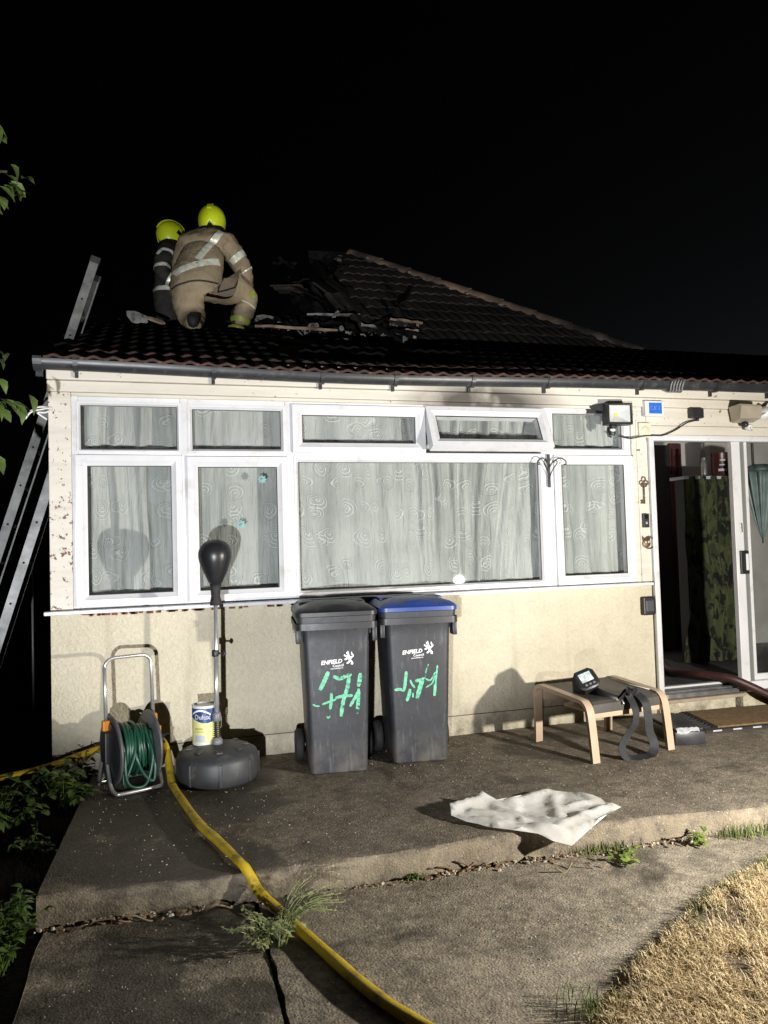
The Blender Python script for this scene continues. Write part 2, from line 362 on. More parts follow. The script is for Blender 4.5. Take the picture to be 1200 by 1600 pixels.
def curtain_mat():
    T = NT('ring_print_net_curtain'); o = T.tc.outputs['Object']
    uv = T.tc.outputs['UV']
    def rings(scale, seed, ex):
        mp = T.n('Mapping', {'Vector': uv, 'Location': (seed, seed*0.37, 0), 'Scale': (scale, scale, 0)}).outputs[0]
        v = T.n('TexVoronoi', {'Vector': mp, 'Scale': 1.0, 'Randomness': 0.6}, feature='F1', voronoi_dimensions='2D')
        d = T.n('VectorMath', {0: mp, 1: v.outputs['Position']}, operation='SUBTRACT').outputs[0]
        x = T.n('SeparateXYZ', {0: d})
        dd = T.math('MULTIPLY_ADD', x.outputs['Y'], ex, v.outputs['Distance'])
        line = T.math('ABSOLUTE', T.math('SINE', T.math('MULTIPLY', dd, 40.0)))
        c = T.n('SeparateColor', {0: v.outputs['Color']})
        rad = T.math('MULTIPLY_ADD', c.outputs[0], 0.10, 0.20)
        ins = T.math('MULTIPLY', T.math('LESS_THAN', dd, rad), T.math('GREATER_THAN', c.outputs[1], 0.22))
        return T.math('MULTIPLY', T.ramp(line, 0.66, 0.95), ins)
    r = T.math('MAXIMUM', rings(4.4, 0.0, 0.33), rings(5.0, 3.7, -0.3))
    tone = T.noise(1.5, 4)
    col = T.mix(T.ramp(tone, 0.35, 0.7), (0.60,0.61,0.585), (0.47,0.48,0.46))
    fold_shade = T.noise(1.0, 5, 0.6, co=T.n('Mapping', {'Vector': o, 'Rotation': (0, 0.09, 0), 'Scale': (7.0, 1, 0.45)}).outputs[0], dist=0.5)  # fold shading painted into the cloth: darker and paler columns
    col = T.mix(T.math('MULTIPLY', T.ramp(fold_shade, 0.46, 0.68), 0.55), col, (0.20,0.22,0.205))
    col = T.mix(T.math('MULTIPLY', T.ramp(fold_shade, 0.42, 0.30), 0.5), col, (0.66,0.68,0.65))
    col = T.mix(T.math('MULTIPLY', r, 0.45), col, (0.86,0.88,0.86))
    nrm = T.bump(T.math('ADD', T.noise(9, 5, 0.6, co=T.n('Mapping', {'Vector': o, 'Scale': (3.4, 1, 0.4)}).outputs[0]), T.math('MULTIPLY', r, 0.2)), 0.8, 0.03)
    p = T.pr(col, 0.55, 0, nrm, 0.4, **{'Sheen Weight': 0.2})
    tl = T.n('BsdfTranslucent', {'Color': col}); tp = T.n('BsdfTransparent', {})
    m1 = T.n('MixShader', {0: 0.15, 1: p.outputs[0], 2: tl.outputs[0]})
    m2 = T.n('MixShader', {0: T.math('MULTIPLY_ADD', r, -0.05, 0.06), 1: m1.outputs[0], 2: tp.outputs[0]})
    T.t.links.new(m2.outputs[0], T.out.inputs['Surface']); return T.m
M['curtain'] = curtain_mat()
def bin_mat():
    T = NT('scuffed_bin_plastic'); o = T.tc.outputs['Object']
    col = T.mix(T.ramp(T.noise(3, 6, 0.65), 0.35, 0.7), (0.022,0.023,0.027), (0.040,0.041,0.048))
    sc = T.noise(1, 5, 0.7, co=T.n('Mapping', {'Vector': o, 'Rotation': (0, 0.5, 0), 'Scale': (40, 40, 6)}).outputs[0])
    col = T.mix(T.math('MULTIPLY', T.ramp(sc, 0.58, 0.74), 0.5), col, (0.15,0.155,0.165))
    sc2 = T.noise(1, 5, 0.7, co=T.n('Mapping', {'Vector': o, 'Rotation': (0, -0.9, 0), 'Scale': (110, 110, 6)}).outputs[0])
    col = T.mix(T.math('MULTIPLY', T.ramp(sc2, 0.62, 0.78), 0.4), col, (0.20,0.20,0.21))
    sp = T.n('SeparateXYZ', {0: o}); low = T.n('MapRange', {'Value': sp.outputs['Z'], 'From Min': 0.22, 'From Max': 0.0}).outputs[0]
    col = T.mix(T.math('MULTIPLY', T.math('MULTIPLY', low, T.ramp(T.noise(9, 6), 0.38, 0.6)), 0.6), col, (0.14,0.125,0.10))
    T.pr(col, T.math('MULTIPLY_ADD', T.noise(18, 5), 0.25, 0.36), 0, T.bump(T.noise(22, 6, 0.7), 0.18, 0.006), 0.45); return T.m
M['bin'] = bin_mat()
M['blue_lid'] = mk('blue_lid_plastic', (0.018,0.045,0.21), (0.028,0.060,0.25), 5, 0.38, bump=(30,0.08,0.003), dirt=((0.05,0.055,0.075),7,0.58,0.8))
M['rubber'] = mk('black_rubber', (0.014,0.014,0.014), (0.025,0.024,0.023), 12, 0.75, bump=(40,0.3,0.003))
M['print'] = mk('white_print', (0.86,0.86,0.86), (0.78,0.78,0.78), 30, 0.5)
def chalk_mat():
    T = NT('worn_green_paint'); n = T.noise(38, 5, 0.7); n2 = T.noise(9, 3)
    p = T.pr(T.mix(T.ramp(n, 0.35, 0.65), (0.06,0.33,0.19), (0.20,0.54,0.36)), 0.7)
    tp = T.n('BsdfTransparent', {})
    f = T.ramp(T.math('ADD', T.math('MULTIPLY', n, 0.6), T.math('MULTIPLY', n2, 0.5)), 0.445, 0.50)
    mx = T.n('MixShader', {0: f, 1: tp.outputs[0], 2: p.outputs[0]}); T.t.links.new(mx.outputs[0], T.out.inputs['Surface']); return T.m
M['chalk'] = chalk_mat()
def hose_mat():
    T = NT('yellow_fire_hose'); uv = T.tc.outputs['UV']; o = T.tc.outputs['Object']
    wv = T.n('TexWave', {'Vector': T.n('Mapping', {'Vector': uv, 'Rotation': (0,0,0.785), 'Scale': (1,1,1)}).outputs[0], 'Scale': 60.0, 'Distortion': 0.4}).outputs['Fac']
    col = T.mix(T.ramp(T.noise(6, 5), 0.35, 0.65), (0.50,0.345,0.012), (0.60,0.43,0.02))
    col = T.mix(T.math('MULTIPLY', T.ramp(T.noise(13, 6, 0.7), 0.50, 0.68), 0.75), col, (0.12,0.085,0.02))
    su = T.n('SeparateXYZ', {0: uv})
    strip = T.math('MULTIPLY', T.math('LESS_THAN', T.math('ABSOLUTE', T.math('SUBTRACT', su.outputs['Y'], 0.235)), 0.022), T.ramp(T.noise(1, 3, co=T.n('Mapping', {'Vector': uv, 'Scale': (22, 2, 0)}).outputs[0]), 0.46, 0.5))
    col = T.mix(T.math('MULTIPLY', strip, 0.55), col, (0.05,0.035,0.01))
    T.pr(col, 0.5, 0, T.bump(T.math('ADD', wv, T.noise(25, 5)), 0.35, 0.003), 0.4); return T.m
M['hose_yellow'] = hose_mat()
M['hose_brown'] = mk('maroon_hose_rubber', (0.030,0.010,0.010), (0.05,0.018,0.016), 9, 0.5)
M['hose_green'] = mk('green_garden_hose', (0.008,0.046,0.027), (0.013,0.070,0.042), 8, 0.35)
M['orange'] = mk('orange_plastic', (0.78,0.30,0.015), (0.66,0.24,0.01), 12, 0.4)
M['ball'] = mk('black_leatherette', (0.011,0.0115,0.013), (0.017,0.017,0.019), 10, 0.36, bump=(150,0.12,0.001))
M['base'] = mk('dusty_black_base', (0.024,0.025,0.027), (0.045,0.046,0.049), 4, 0.5, bump=(25,0.2,0.004), dirt=((0.16,0.15,0.135),9,0.6,0.85))
M['birch'] = mk('birch_veneer', (0.52,0.40,0.285), (0.44,0.325,0.225), 3, 0.45, bump=(60,0.06,0.002))
M['leather'] = mk('grey_brown_leather', (0.046,0.042,0.038), (0.070,0.063,0.056), 6, 0.5, bump=(90,0.25,0.002), rvar=0.06)
M['webbing'] = mk('black_webbing', (0.009,0.0095,0.011), (0.018,0.0185,0.021), 40, 0.7, bump=(180,0.4,0.001))
def screen_mat():
    T = NT('lit_grey_screen'); p = T.pr(T.mix(T.ramp(T.noise(22, 2), 0.42, 0.56), (0.30,0.34,0.35), (0.6,0.66,0.68)), 0.2)
    p.inputs['Emission Color'].default_value = (0.62,0.72,0.75,1); p.inputs['Emission Strength'].default_value = 0.35; return T.m
M['screen'] = screen_mat()
def sheet_mat():
    T = NT('white_polythene'); n = T.noise(4, 5, 0.6)
    col = T.mix(T.ramp(n, 0.4, 0.75), (0.86,0.855,0.83), (0.74,0.715,0.66))
    p = T.pr(col, 0.33, 0, T.bump(T.noise(16, 6, 0.6, dist=0.8), 0.25, 0.008), 0.5)
    tl = T.n('BsdfTranslucent', {'Color': (0.8,0.79,0.76,1)}); mx = T.n('MixShader', {0: 0.26, 1: p.outputs[0], 2: tl.outputs[0]})
    T.t.links.new(mx.outputs[0], T.out.inputs['Surface']); return T.m
M['sheet'] = sheet_mat()
M['coir'] = mk('coir_mat', (0.24,0.155,0.07), (0.15,0.095,0.045), 30, 0.95, bump=(160,1.0,0.006))
M['brass'] = mk('aged_bronze', (0.12,0.075,0.045), (0.20,0.13,0.08), 30, 0.5, 0.6)
M['iron'] = mk('black_iron', (0.03,0.03,0.03), (0.05,0.045,0.04), 30, 0.5, 0.3)
M['cream_plastic'] = mk('cream_plastic', (0.70,0.65,0.50), (0.62,0.57,0.44), 10, 0.45)
M['sticker_blue'] = mk('blue_print', (0.025,0.12,0.52), (0.03,0.14,0.58), 40, 0.4)
M['teal'] = mk('teal_sticker', (0.22,0.42,0.42), (0.30,0.50,0.49), 30, 0.4)
M['reflector'] = mk('reflector_metal', (0.80,0.80,0.80), (0.74,0.74,0.74), 20, 0.35, 0.25)
M['chip'] = mk('yellow_phosphor', (0.90,0.62,0.04), (0.95,0.70,0.06), 10, 0.4)
M['clear'] = glass_mat()
M['shell_beige'] = mk('beige_lamp_shell', (0.36,0.32,0.25), (0.30,0.265,0.205), 10, 0.45)
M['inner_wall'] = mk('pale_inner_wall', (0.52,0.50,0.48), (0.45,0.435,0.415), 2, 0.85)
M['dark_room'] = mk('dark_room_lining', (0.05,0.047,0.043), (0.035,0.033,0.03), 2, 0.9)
M['floor_in'] = mk('dark_floor', (0.06,0.06,0.062), (0.09,0.088,0.085), 6, 0.6)
M['maroon'] = mk('maroon_cloth', (0.045,0.010,0.010), (0.07,0.016,0.014), 12, 0.7)
M['dark_wood'] = mk('dark_door', (0.012,0.010,0.010), (0.02,0.017,0.016), 12, 0.5)
def camo_mat():
    T = NT('camouflage_cloth'); o = T.tc.outputs['Object']
    mp = T.n('Mapping', {'Vector': o, 'Scale': (1.0, 1.0, 0.55)}).outputs[0]
    n1 = T.noise(10, 4, 0.6, co=mp, dist=0.6); mp2 = T.n('Mapping', {'Vector': mp, 'Location': (5, 3, 1)}).outputs[0]; n2 = T.noise(13, 4, 0.6, co=mp2, dist=0.5)
    col = T.mix(T.ramp(n1, 0.48, 0.51), (0.060,0.068,0.030), (0.034,0.043,0.020))
    col = T.mix(T.ramp(n2, 0.53, 0.56), col, (0.009,0.010,0.008))
    T.pr(col, 0.8, 0, T.bump(T.noise(6, 4), 0.4, 0.02), 0.2); return T.m
M['camo'] = camo_mat()
M['can_red'] = mk('red_tin', (0.07,0.012,0.012), (0.035,0.008,0.008), 20, 0.35)
M['umbrella'] = mk('grey_green_nylon', (0.16,0.22,0.22), (0.11,0.155,0.155), 8, 0.45)
M['teal_dark'] = mk('dark_teal_nylon', (0.02,0.045,0.05), (0.03,0.06,0.065), 8, 0.5)
M['turnout'] = mk('tan_turnout_cloth', (0.31,0.245,0.155), (0.235,0.182,0.115), 4, 0.8, bump=(13,0.5,0.04), dirt=((0.11,0.085,0.058),3,0.58,0.8))
M['turnout_sooty'] = mk('sooty_turnout_cloth', (0.014,0.013,0.012), (0.038,0.033,0.029), 5, 0.8, bump=(11,0.6,0.03))
def reflective():
    T = NT('reflective_tape'); n = T.noise(30, 4)
    T.pr(T.mix(T.ramp(n, 0.4, 0.7), (0.82,0.83,0.70), (0.56,0.57,0.46)), 0.35, 0.2); return T.m
M['tape'] = reflective()
M['lime'] = mk('lime_tape', (0.30,0.34,0.06), (0.22,0.25,0.05), 20, 0.5)
M['helmet'] = mk('fluorescent_yellow_helmet', (0.62,0.74,0.02), (0.52,0.62,0.015), 5, 0.32, dirt=((0.14,0.16,0.02),7,0.58,0.8))
M['visor'] = mk('black_visor', (0.010,0.010,0.011), (0.015,0.015,0.016), 9, 0.15)
M['dulux_blue'] = mk('navy_label', (0.015,0.045,0.16), (0.02,0.06,0.2), 20, 0.4)
M['dulux_cream'] = mk('cream_yellow_label', (0.72,0.70,0.30), (0.66,0.62,0.25), 20, 0.45)
M['label_grey'] = mk('grey_label', (0.48,0.50,0.56), (0.42,0.44,0.5), 20, 0.5)
M['bag'] = mk('black_hard_case', (0.022,0.023,0.026), (0.04,0.041,0.045), 9, 0.4, bump=(40,0.25,0.003), rvar=0.1)
M['film'] = mk('torn_silver_film', (0.50,0.50,0.52), (0.30,0.30,0.32), 18, 0.3, bump=(50,0.7,0.006))
M['cable_white'] = mk('white_cable', (0.7,0.7,0.68), None, 10, 0.5)
M['fence_wire'] = mk('galvanised_wire', (0.25,0.25,0.25), None, 10, 0.5, 0.5)
M['step'] = mk('weathered_threshold_timber', (0.40,0.33,0.25), (0.26,0.21,0.155), 6, 0.8, bump=(30,0.4,0.004))
M['skin'] = mk('skin', (0.45,0.29,0.21), None, 10, 0.5)
# ------------------------------------------------------------------ ground, patio, path, lawn
def ground_sheet():
    mb = MB(); mb.add([(-120,-120,-0.20), (120,-120,-0.20), (120,120,-0.20), (-120,120,-0.20)], [(0,1,2,3)])
    return tag(mb.build('ground', M['soil']), kind='structure')
ground_sheet()
def edge_y(x): return -1.765 - 0.05*max(0.0, x) - 0.018*math.sin(2.3*x+0.4) - 0.012*math.sin(7.1*x)
rng = random.Random(3)
def slab(name, x0, x1, y0f, y1f, ztop, thick, m, dx=0.06, jit=0.007, lump=0.004, x0f=None):
    """slab with an uneven chipped front edge (y0f) and a straight back (y1f)"""
    nx = int((x1-x0)/dx); ny = 26; vs = []; fs = []
    for i in range(nx+1):
        x = x0 + (x1-x0)*i/nx
        for j in range(ny+1):
            t = j/ny; ya = y0f(x); yb = y1f(x); y = ya + (yb-ya)*(t**1.6)
            xx = x + (x0f(y)*(1-i/nx) if x0f else 0)
            z = ztop + rng.uniform(-1, 1)*lump*0.5 + lump*math.sin(3*x+2*y)
            if j == 0: y += rng.uniform(-jit, jit*2); z -= rng.uniform(0.004, 0.020)
            if j == 1: z -= rng.uniform(0, 0.004)
            vs.append((xx, y, z))
    for i in range(nx):
        for j in range(ny): fs.append((i*(ny+1)+j, (i+1)*(ny+1)+j, (i+1)*(ny+1)+j+1, i*(ny+1)+j+1))
    rows = 4
    for k in range(1, rows+1):                                      # front face
        for i in range(nx+1):
            v = vs[i*(ny+1)]; d = k/rows
            vs.append((v[0]+rng.uniform(-.004,.004), v[1] + (0.010*rng.uniform(-1, 1) if k < rows else 0.004), v[2]-thick*d))
    def fidx(k, i): return i*(ny+1) if k == 0 else (nx+1)*(ny+1) + (k-1)*(nx+1) + i
    for k in range(rows):
        for i in range(nx): fs.append((fidx(k, i), fidx(k+1, i), fidx(k+1, i+1), fidx(k, i+1)))
    base = len(vs)                                                   # ends
    for i in (0, nx):
        for j in range(ny+1):
            v = vs[i*(ny+1)+j]; vs.append((v[0], v[1], ztop-thick-0.02))
        b = len(vs)-(ny+1)
        for j in range(ny): fs.append((i*(ny+1)+j, i*(ny+1)+j+1, b+j+1, b+j))
    mb = MB(); mb.add(vs, fs); return tag(mb.build(name, m, auto=40), kind='structure')
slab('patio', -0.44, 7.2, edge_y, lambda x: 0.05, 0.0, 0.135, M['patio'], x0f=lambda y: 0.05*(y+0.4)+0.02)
def plain_slab(name, poly, z, th, m, res=0.09):
    xs = [p[0] for p in poly]; ys = [p[1] for p in poly]
    co = [Vector(p) for p in poly]; ne = len(co)
    x = min(xs)+res/2
    def inside(px, py):
        c = False; j = ne-1
        for i in range(ne):
            xi, yi = poly[i]; xj, yj = poly[j]
            if (yi > py) != (yj > py) and px < (xj-xi)*(py-yi)/(yj-yi)+xi: c = not c
            j = i
        return c
    pts = list(co)
    while x < max(xs):
        y = min(ys)+res/2
        while y < max(ys):
            px, py = x+rng.uniform(-.2,.2)*res, y+rng.uniform(-.2,.2)*res
            if inside(px, py) and min((Vector((px,py))-c).length for c in co) > res*0.4: pts.append(Vector((px, py)))
            y += res
        x += res
    v2, e2, f2, *_ = geometry.delaunay_2d_cdt(pts, [(i, (i+1) % ne) for i in range(ne)], [list(range(ne))], 1, 1e-5)
    vs = [(v.x, v.y, z+rng.uniform(-1,1)*0.0025+0.003*math.sin(4*v.x+3*v.y)) for v in v2]; fs = [tuple(f) for f in f2]
    b = len(vs)
    for i in range(ne): vs.append((co[i].x, co[i].y, z)); 
    for i in range(ne): vs.append((co[i].x, co[i].y, z-th))
    for i in range(ne): j = (i+1) % ne; fs.append((b+i, b+j, b+ne+j, b+ne+i))
    mb = MB(); mb.add(vs, fs); return tag(mb.build(name, m, auto=50), kind='structure')
def jagged(p, q, n, a): return [(p[0]+(q[0]-p[0])*i/n + rng.uniform(-a, a), p[1]+(q[1]-p[1])*i/n + rng.uniform(-a, a)) for i in range(n)]
plain_slab('path', jagged((-0.47,-4.9),(0.350,-4.9),2,0.0)+jagged((0.350,-4.9),(0.372,-1.83),34,0.006)+jagged((0.372,-1.83),(-0.46,-1.77),10,0.008)+jagged((-0.46,-1.77),(-0.47,-4.9),24,0.012), -0.125, 0.07, M['path'])
plain_slab('path', jagged((0.374,-4.9),(4.4,-4.9),4,0.0)+[(4.4,-4.9),(5.2,-2.2)]+jagged((5.2,-2.2),(4.2,-1.95),6,0.008)+jagged((4.2,-1.95),(0.395,-1.83),40,0.008)+jagged((0.390,-1.83),(0.374,-4.9),34,0.006), -0.120, 0.07, M['path'], 0.11)
# lawn: a wedge of dry turf lying over the edge of the path
LAWN = [(0.75,-3.30),(1.00,-3.17),(1.265,-3.02),(1.46,-2.868),(1.79,-2.670),(2.21,-2.425),(2.743,-2.22),(3.3,-2.09),(4.3,-2.03),(6.8,-2.03),(8.0,-3.0),(8.0,-7.5),(0.3,-7.5),(0.1,-4.2)]
def lawn_edge(x):
    E_ = LAWN[:10]
    for a, b in zip(E_, E_[1:]):
        if a[0] <= x <= b[0]: return a[1]+(b[1]-a[1])*(x-a[0])/(b[0]-a[0])
    return -2.0 if x > 4 else -4.0
def lawn():
    P = []
    for i in range(9):
        for k in range(5):
            a, b = LAWN[i], LAWN[i+1]; P.append((a[0]+(b[0]-a[0])*k/5+rng.uniform(-.02,.02), a[1]+(b[1]-a[1])*k/5+rng.uniform(-.02,.02)))
    P += LAWN[9:]
    vs = [(x, y, -0.118) for x, y in P]+[(x+0.03*(x < 7), y-0.035*(y > -6), -0.095) for x, y in P]; n = len(P); fs = []
    for i in range(n): j = (i+1) % n; fs.append((i, j, n+j, n+i))
    fs.append(tuple(n+i for i in range(n)))
    mb = MB(); mb.add(vs, fs); return tag(mb.build('lawn', M['lawn_soil']), kind='structure')
lawn()
def blades(name, spots, m, hmin, hmax, wid, lean):
    """joined grass blades; spots yields (x, y, z, scale)"""
    vs = []; fs = []; r = random.Random(11)
    for (x, y, z, s) in spots:
        a = r.uniform(0, 2*PI); l = r.uniform(hmin, hmax)*s; ln = r.uniform(*lean); w = wid*r.uniform(0.6, 1.3)
        dx, dy = math.cos(a), math.sin(a); px, py = -dy*w, dx*w
        h1 = l*0.55; b = len(vs)
        c1 = (x+dx*l*0.30*ln, y+dy*l*0.30*ln, z+h1*math.sqrt(max(0.05, 1-0.5*ln*ln)))
        c2 = (x+dx*l*ln, y+dy*l*ln, z+max(0.008, l*math.sqrt(max(0.01, 1-ln*ln))))
        vs += [(x+px, y+py, z-0.004), (x-px, y-py, z-0.004), (c1[0]+px*.8, c1[1]+py*.8, c1[2]), (c1[0]-px*.8, c1[1]-py*.8, c1[2]), c2]
        fs += [(b, b+1, b+3, b+2), (b+2, b+3, b+4)]
    mb = MB(); mb.v = vs; mb.f = fs; mb.smooth = [False]*len(fs)
    me = bpy.data.meshes.new(name); me.from_pydata(vs, [], fs); me.materials.append(m)
    return tag(link(name, me), kind='stuff')
def lawn_spots():
    r = random.Random(5); out = []
    while len(out) < 52000:
        x = r.uniform(0.9, 3.6); y = r.uniform(-3.7, -2.0)
        d = lawn_edge(x) - y
        if d < -0.015 or d > 1.5: continue
        k = math.sin(x*9+y*4+math.sin(y*13))*math.sin(x*5-y*11+math.sin(x*17))+0.35*math.sin(x*31+y*7)*math.sin(y*37-x*5)
        if k > 0.34 and r.random() < 0.88: continue
        if d < 0.05 and r.random() < 0.5: continue
        out.append((x, y, -0.095-0.02*(d < 0.02), 0.6+0.6*min(1, max(0, d)*6)))
    for i in range(9000):
        x = r.uniform(1.2, 7.5); y = r.uniform(-6.0, -2.1)
        if lawn_edge(x)-y > 0.3 and not (x < 3.6 and y > -3.7): out.append((x, y, -0.095, 1.5))
    return out
blades('dry_grass', lawn_spots(), M['straw'], 0.022, 0.060, 0.0014, (0.62, 0.995))

# ------------------------------------------------------------------ the bungalow
H = thing('bungalow', 'cream pebbledash bungalow with white framed windows and a burnt open tiled roof', 'house')
mb = MB()
mb.box(-0.635, 0.0, -0.14, 3.722, 0.085, 1.004)                     # front wall under the windows
wall = mb.build('rendered_wall', M['wall'], H)
MB().box(-0.63, 0.21, -0.14, -0.50, 3.9, 2.60).build('side_wall', M['wall'], H)
MB().box(5.96, 0.0, -0.14, 7.2, 0.2, 2.42).build('rendered_wall', M['wall'], H)
MB().box(7.05, 0.21, -0.14, 7.2, 6.9, 2.60).build('side_wall', M['wall'], H)
MB().box(-0.63, 6.9, -0.14, 7.2, 7.05, 2.60).build('back_wall', M['wall'], H)
MB().box(-0.636, -0.006, 0.136, 3.722, 0.03, 0.141).build('damp_course', mk('damp_course_mortar', (0.10,0.085,0.065), None, 10, 0.9), wall)
# timber surrounds
post = MB().box(-0.635, -0.012, 1.032, -0.502, 0.12, 2.405, 0.004).build('corner_post', M['flaky'], H)
MB().box(3.588, -0.010, 1.032, 3.728, 0.12, 2.405, 0.004).build('door_post', M['paint'], H)
MB().box(3.628, -0.018, 1.034, 3.660, -0.0095, 2.30, 0.003).build('cover_strip', M['paint'], H)
MB().box(-0.640, -0.030, 2.406, 7.2, 0.10, 2.476, 0.006).build('lintel_board', M['paint'], H)
MB().box(-0.640, -0.052, 2.479, 7.2, 0.10, 2.625, 0.006).build('fascia_board', M['paint'], H)
MB().box(-0.50, -0.016, 2.382, 3.586, 0.05, 2.404, 0.003).build('head_strip', M['paint'], H)
MB().box(3.730, -0.013, 2.262, 7.2, 0.10, 2.404, 0.004).build('header_board', M['paint'], H)
MB().box(3.732, -0.020, 2.186, 6.0, 0.10, 2.259, 0.005).build('header_board', M['paint'], H)
sill = MB().box(-0.665, -0.085, 1.006, 3.685, 0.10, 1.030, 0.006).build('window_sill', M['upvc'], H)
rb = MB(); r8 = random.Random(8)
for i in range(46):                                                 # broken red brick edge showing under the sill
    x = r8.uniform(-0.5, 0.95); rb.box(x, -0.008, 0.990+r8.uniform(-.006,.004), x+r8.uniform(.015,.05), 0.004, 1.003)
rb.build('exposed_brick_edge', mk('broken_red_brick', (0.20,0.065,0.035), (0.12,0.05,0.03), 40, 0.9), H)['kind'] = 'stuff'

# window wall
win = MB()
F0, F1 = 0.004, 0.075
for x0, x1 in ((-0.502,-0.462), (0.166,0.216), (0.862,0.922), (2.806,2.905), (3.540,3.587)): win.box(x0, F0, 1.033, x1, F1, 2.384, 0.005)
for x0, x1, z0, z1 in ((-0.462,0.166,2.340,2.384), (0.216,0.862,2.338,2.384), (0.922,2.806,2.362,2.384), (2.905,3.540,2.366,2.384),
                       (-0.462,0.862,2.004,2.042), (0.922,2.806,1.990,2.034), (2.905,3.540,2.018,2.062), (-0.462,3.540,1.033,1.050)):
    win.box(x0, F0+0.003, z0, x1, F1-0.003, z1, 0.004)
win = win.build('window', M['upvc'], H, auto=35)
SP = lambda w, y0: [(0, 0.06), (0, y0), (w*0.55, y0), (w*0.62, y0+0.004), (w, y0+0.018), (w, 0.06)]
GK = mk('dark_gasket', (0.02,0.02,0.02), None, 10, 0.6)
def sash(x0, z0, x1, z1, w, y0=-0.016, M4=None, bead=False, label=None):
    fr = MB().frame(x0, z0, x1, z1, SP(w, y0)).build('sash' if not bead else 'glazing_bead', M['upvc'], win, auto=25)
    pane = MB().box(x0+w-0.006, y0+0.026, z0+w-0.006, x1-w+0.006, y0+0.032, z1-w+0.006).build('pane', M['glass'], win)
    gk = MB().frame(x0+w-0.001, z0+w-0.001, x1-w+0.001, z1-w+0.001, [(0, y0+0.025), (0, y0+0.0175), (0.005, y0+0.0185), (0.005, y0+0.025)]).build('gasket', GK, win)
    if M4: fr.matrix_local = M4; pane.matrix_local = M4; gk.matrix_local = M4
    if label: fr['label'] = label
sash(-0.478, 1.048, 0.172, 2.006, 0.068)
sash(0.208, 1.046, 0.866, 1.999, 0.068)
sash(-0.470, 2.026, 0.168, 2.352, 0.022, 0.0, bead=True)
sash(0.214, 2.022, 0.864, 2.348, 0.030, 0.0, bead=True)
sash(0.910, 2.030, 1.874, 2.362, 0.070)
piv = Matrix.Translation((0, 0.0, 2.366)) @ Matrix.Rotation(R(-24), 4, 'X') @ Matrix.Translation((0, 0, -2.366))
sash(1.880, 2.032, 2.836, 2.366, 0.070, M4=piv, label='top light swung open at the bottom')
MB().box(1.885, 0.02, 2.036, 2.83, 0.05, 2.042).build('seal', GK, win)
for sx in (1.90, 2.81): MB().box(sx, -0.10, 2.058, sx+0.012, 0.02, 2.064).build('stay', M['alu'], win)
sash(0.916, 1.052, 2.812, 1.996, 0.030, 0.0, bead=True)
sash(2.892, 2.052, 3.545, 2.370, 0.026, 0.0, bead=True)
sash(2.902, 1.036, 3.584, 2.018, 0.068)

# sliding door
door = MB()
door.box(3.732, -0.032, 0.118, 3.778, 0.06, 2.185, 0.004)
door.box(3.778, -0.030, 2.140, 5.96, 0.06, 2.184, 0.004)
door.box(5.915, -0.032, 0.185, 5.96, 0.06, 2.139, 0.004)
door.box(4.46, -0.030, 0.120, 5.915, 0.06, 0.186, 0.003)
door = door.build('sliding_door', M['upvc'], H, auto=35)
MB().box(4.528, -0.012, 0.187, 4.612, 0.036, 2.1385, 0.004).build('stile', M['upvc'], door)
MB().box(4.672, 0.010, 0.187, 4.700, 0.05, 2.1385, 0.003).build('stile', M['upvc'], door)
MB().box(4.700, 0.014, 0.187, 5.914, 0.048, 0.235, 0.003).build('bottom_rail', M['upvc'], door)
MB().box(4.613, 0.020, 0.188, 4.671, 0.045, 2.138).build('inner_stile', mk('grey_aluminium_stile', (0.17,0.18,0.17), None, 8, 0.5), door)
MB().box(4.700, 0.028, 0.236, 5.914, 0.034, 2.138).build('pane', M['glass'], door)
hd = MB().box(4.556, -0.030, 1.055, 4.640, -0.0125, 1.245, 0.006).build('handle', M['black_plastic'], door)
MB().box(4.600, -0.040, 1.085, 4.626, -0.030, 1.220, 0.004).build('pull', M['upvc'], door)
MB().box(4.575, -0.022, 1.395, 4.595, -0.0125, 1.47, 0.003).build('catch', M['alu'], door)
# threshold and step
th = MB(); th.box(3.700, -0.105, 0.092, 4.475, -0.034, 0.118, 0.004); th = th.build('threshold_board', M['step'], H)
MB().box(3.782, -0.060, 0.119, 4.45, 0.02, 0.152, 0.003).build('aluminium_track', M['alu'], H)
MB().box(3.782, -0.028, 0.153, 4.455, 0.02, 0.166, 0.002).build('aluminium_track', M['alu'], H)
MB().box(3.782, 0.022, 0.180, 4.40, 0.070, 0.196, 0.003).build('inner_threshold', M['upvc'], H)
MB().box(3.724, -0.040, -0.02, 4.43, 0.06, 0.0915, 0.004).build('plinth', M['wall'], H)
MB().box(4.475, -0.075, -0.02, 5.9, 0.06, 0.100, 0.006).build('plinth', M['wall'], H)
MB().box(4.480, -0.090, 0.1005, 5.9, -0.031, 0.122, 0.005).build('threshold_board', M['step'], H)

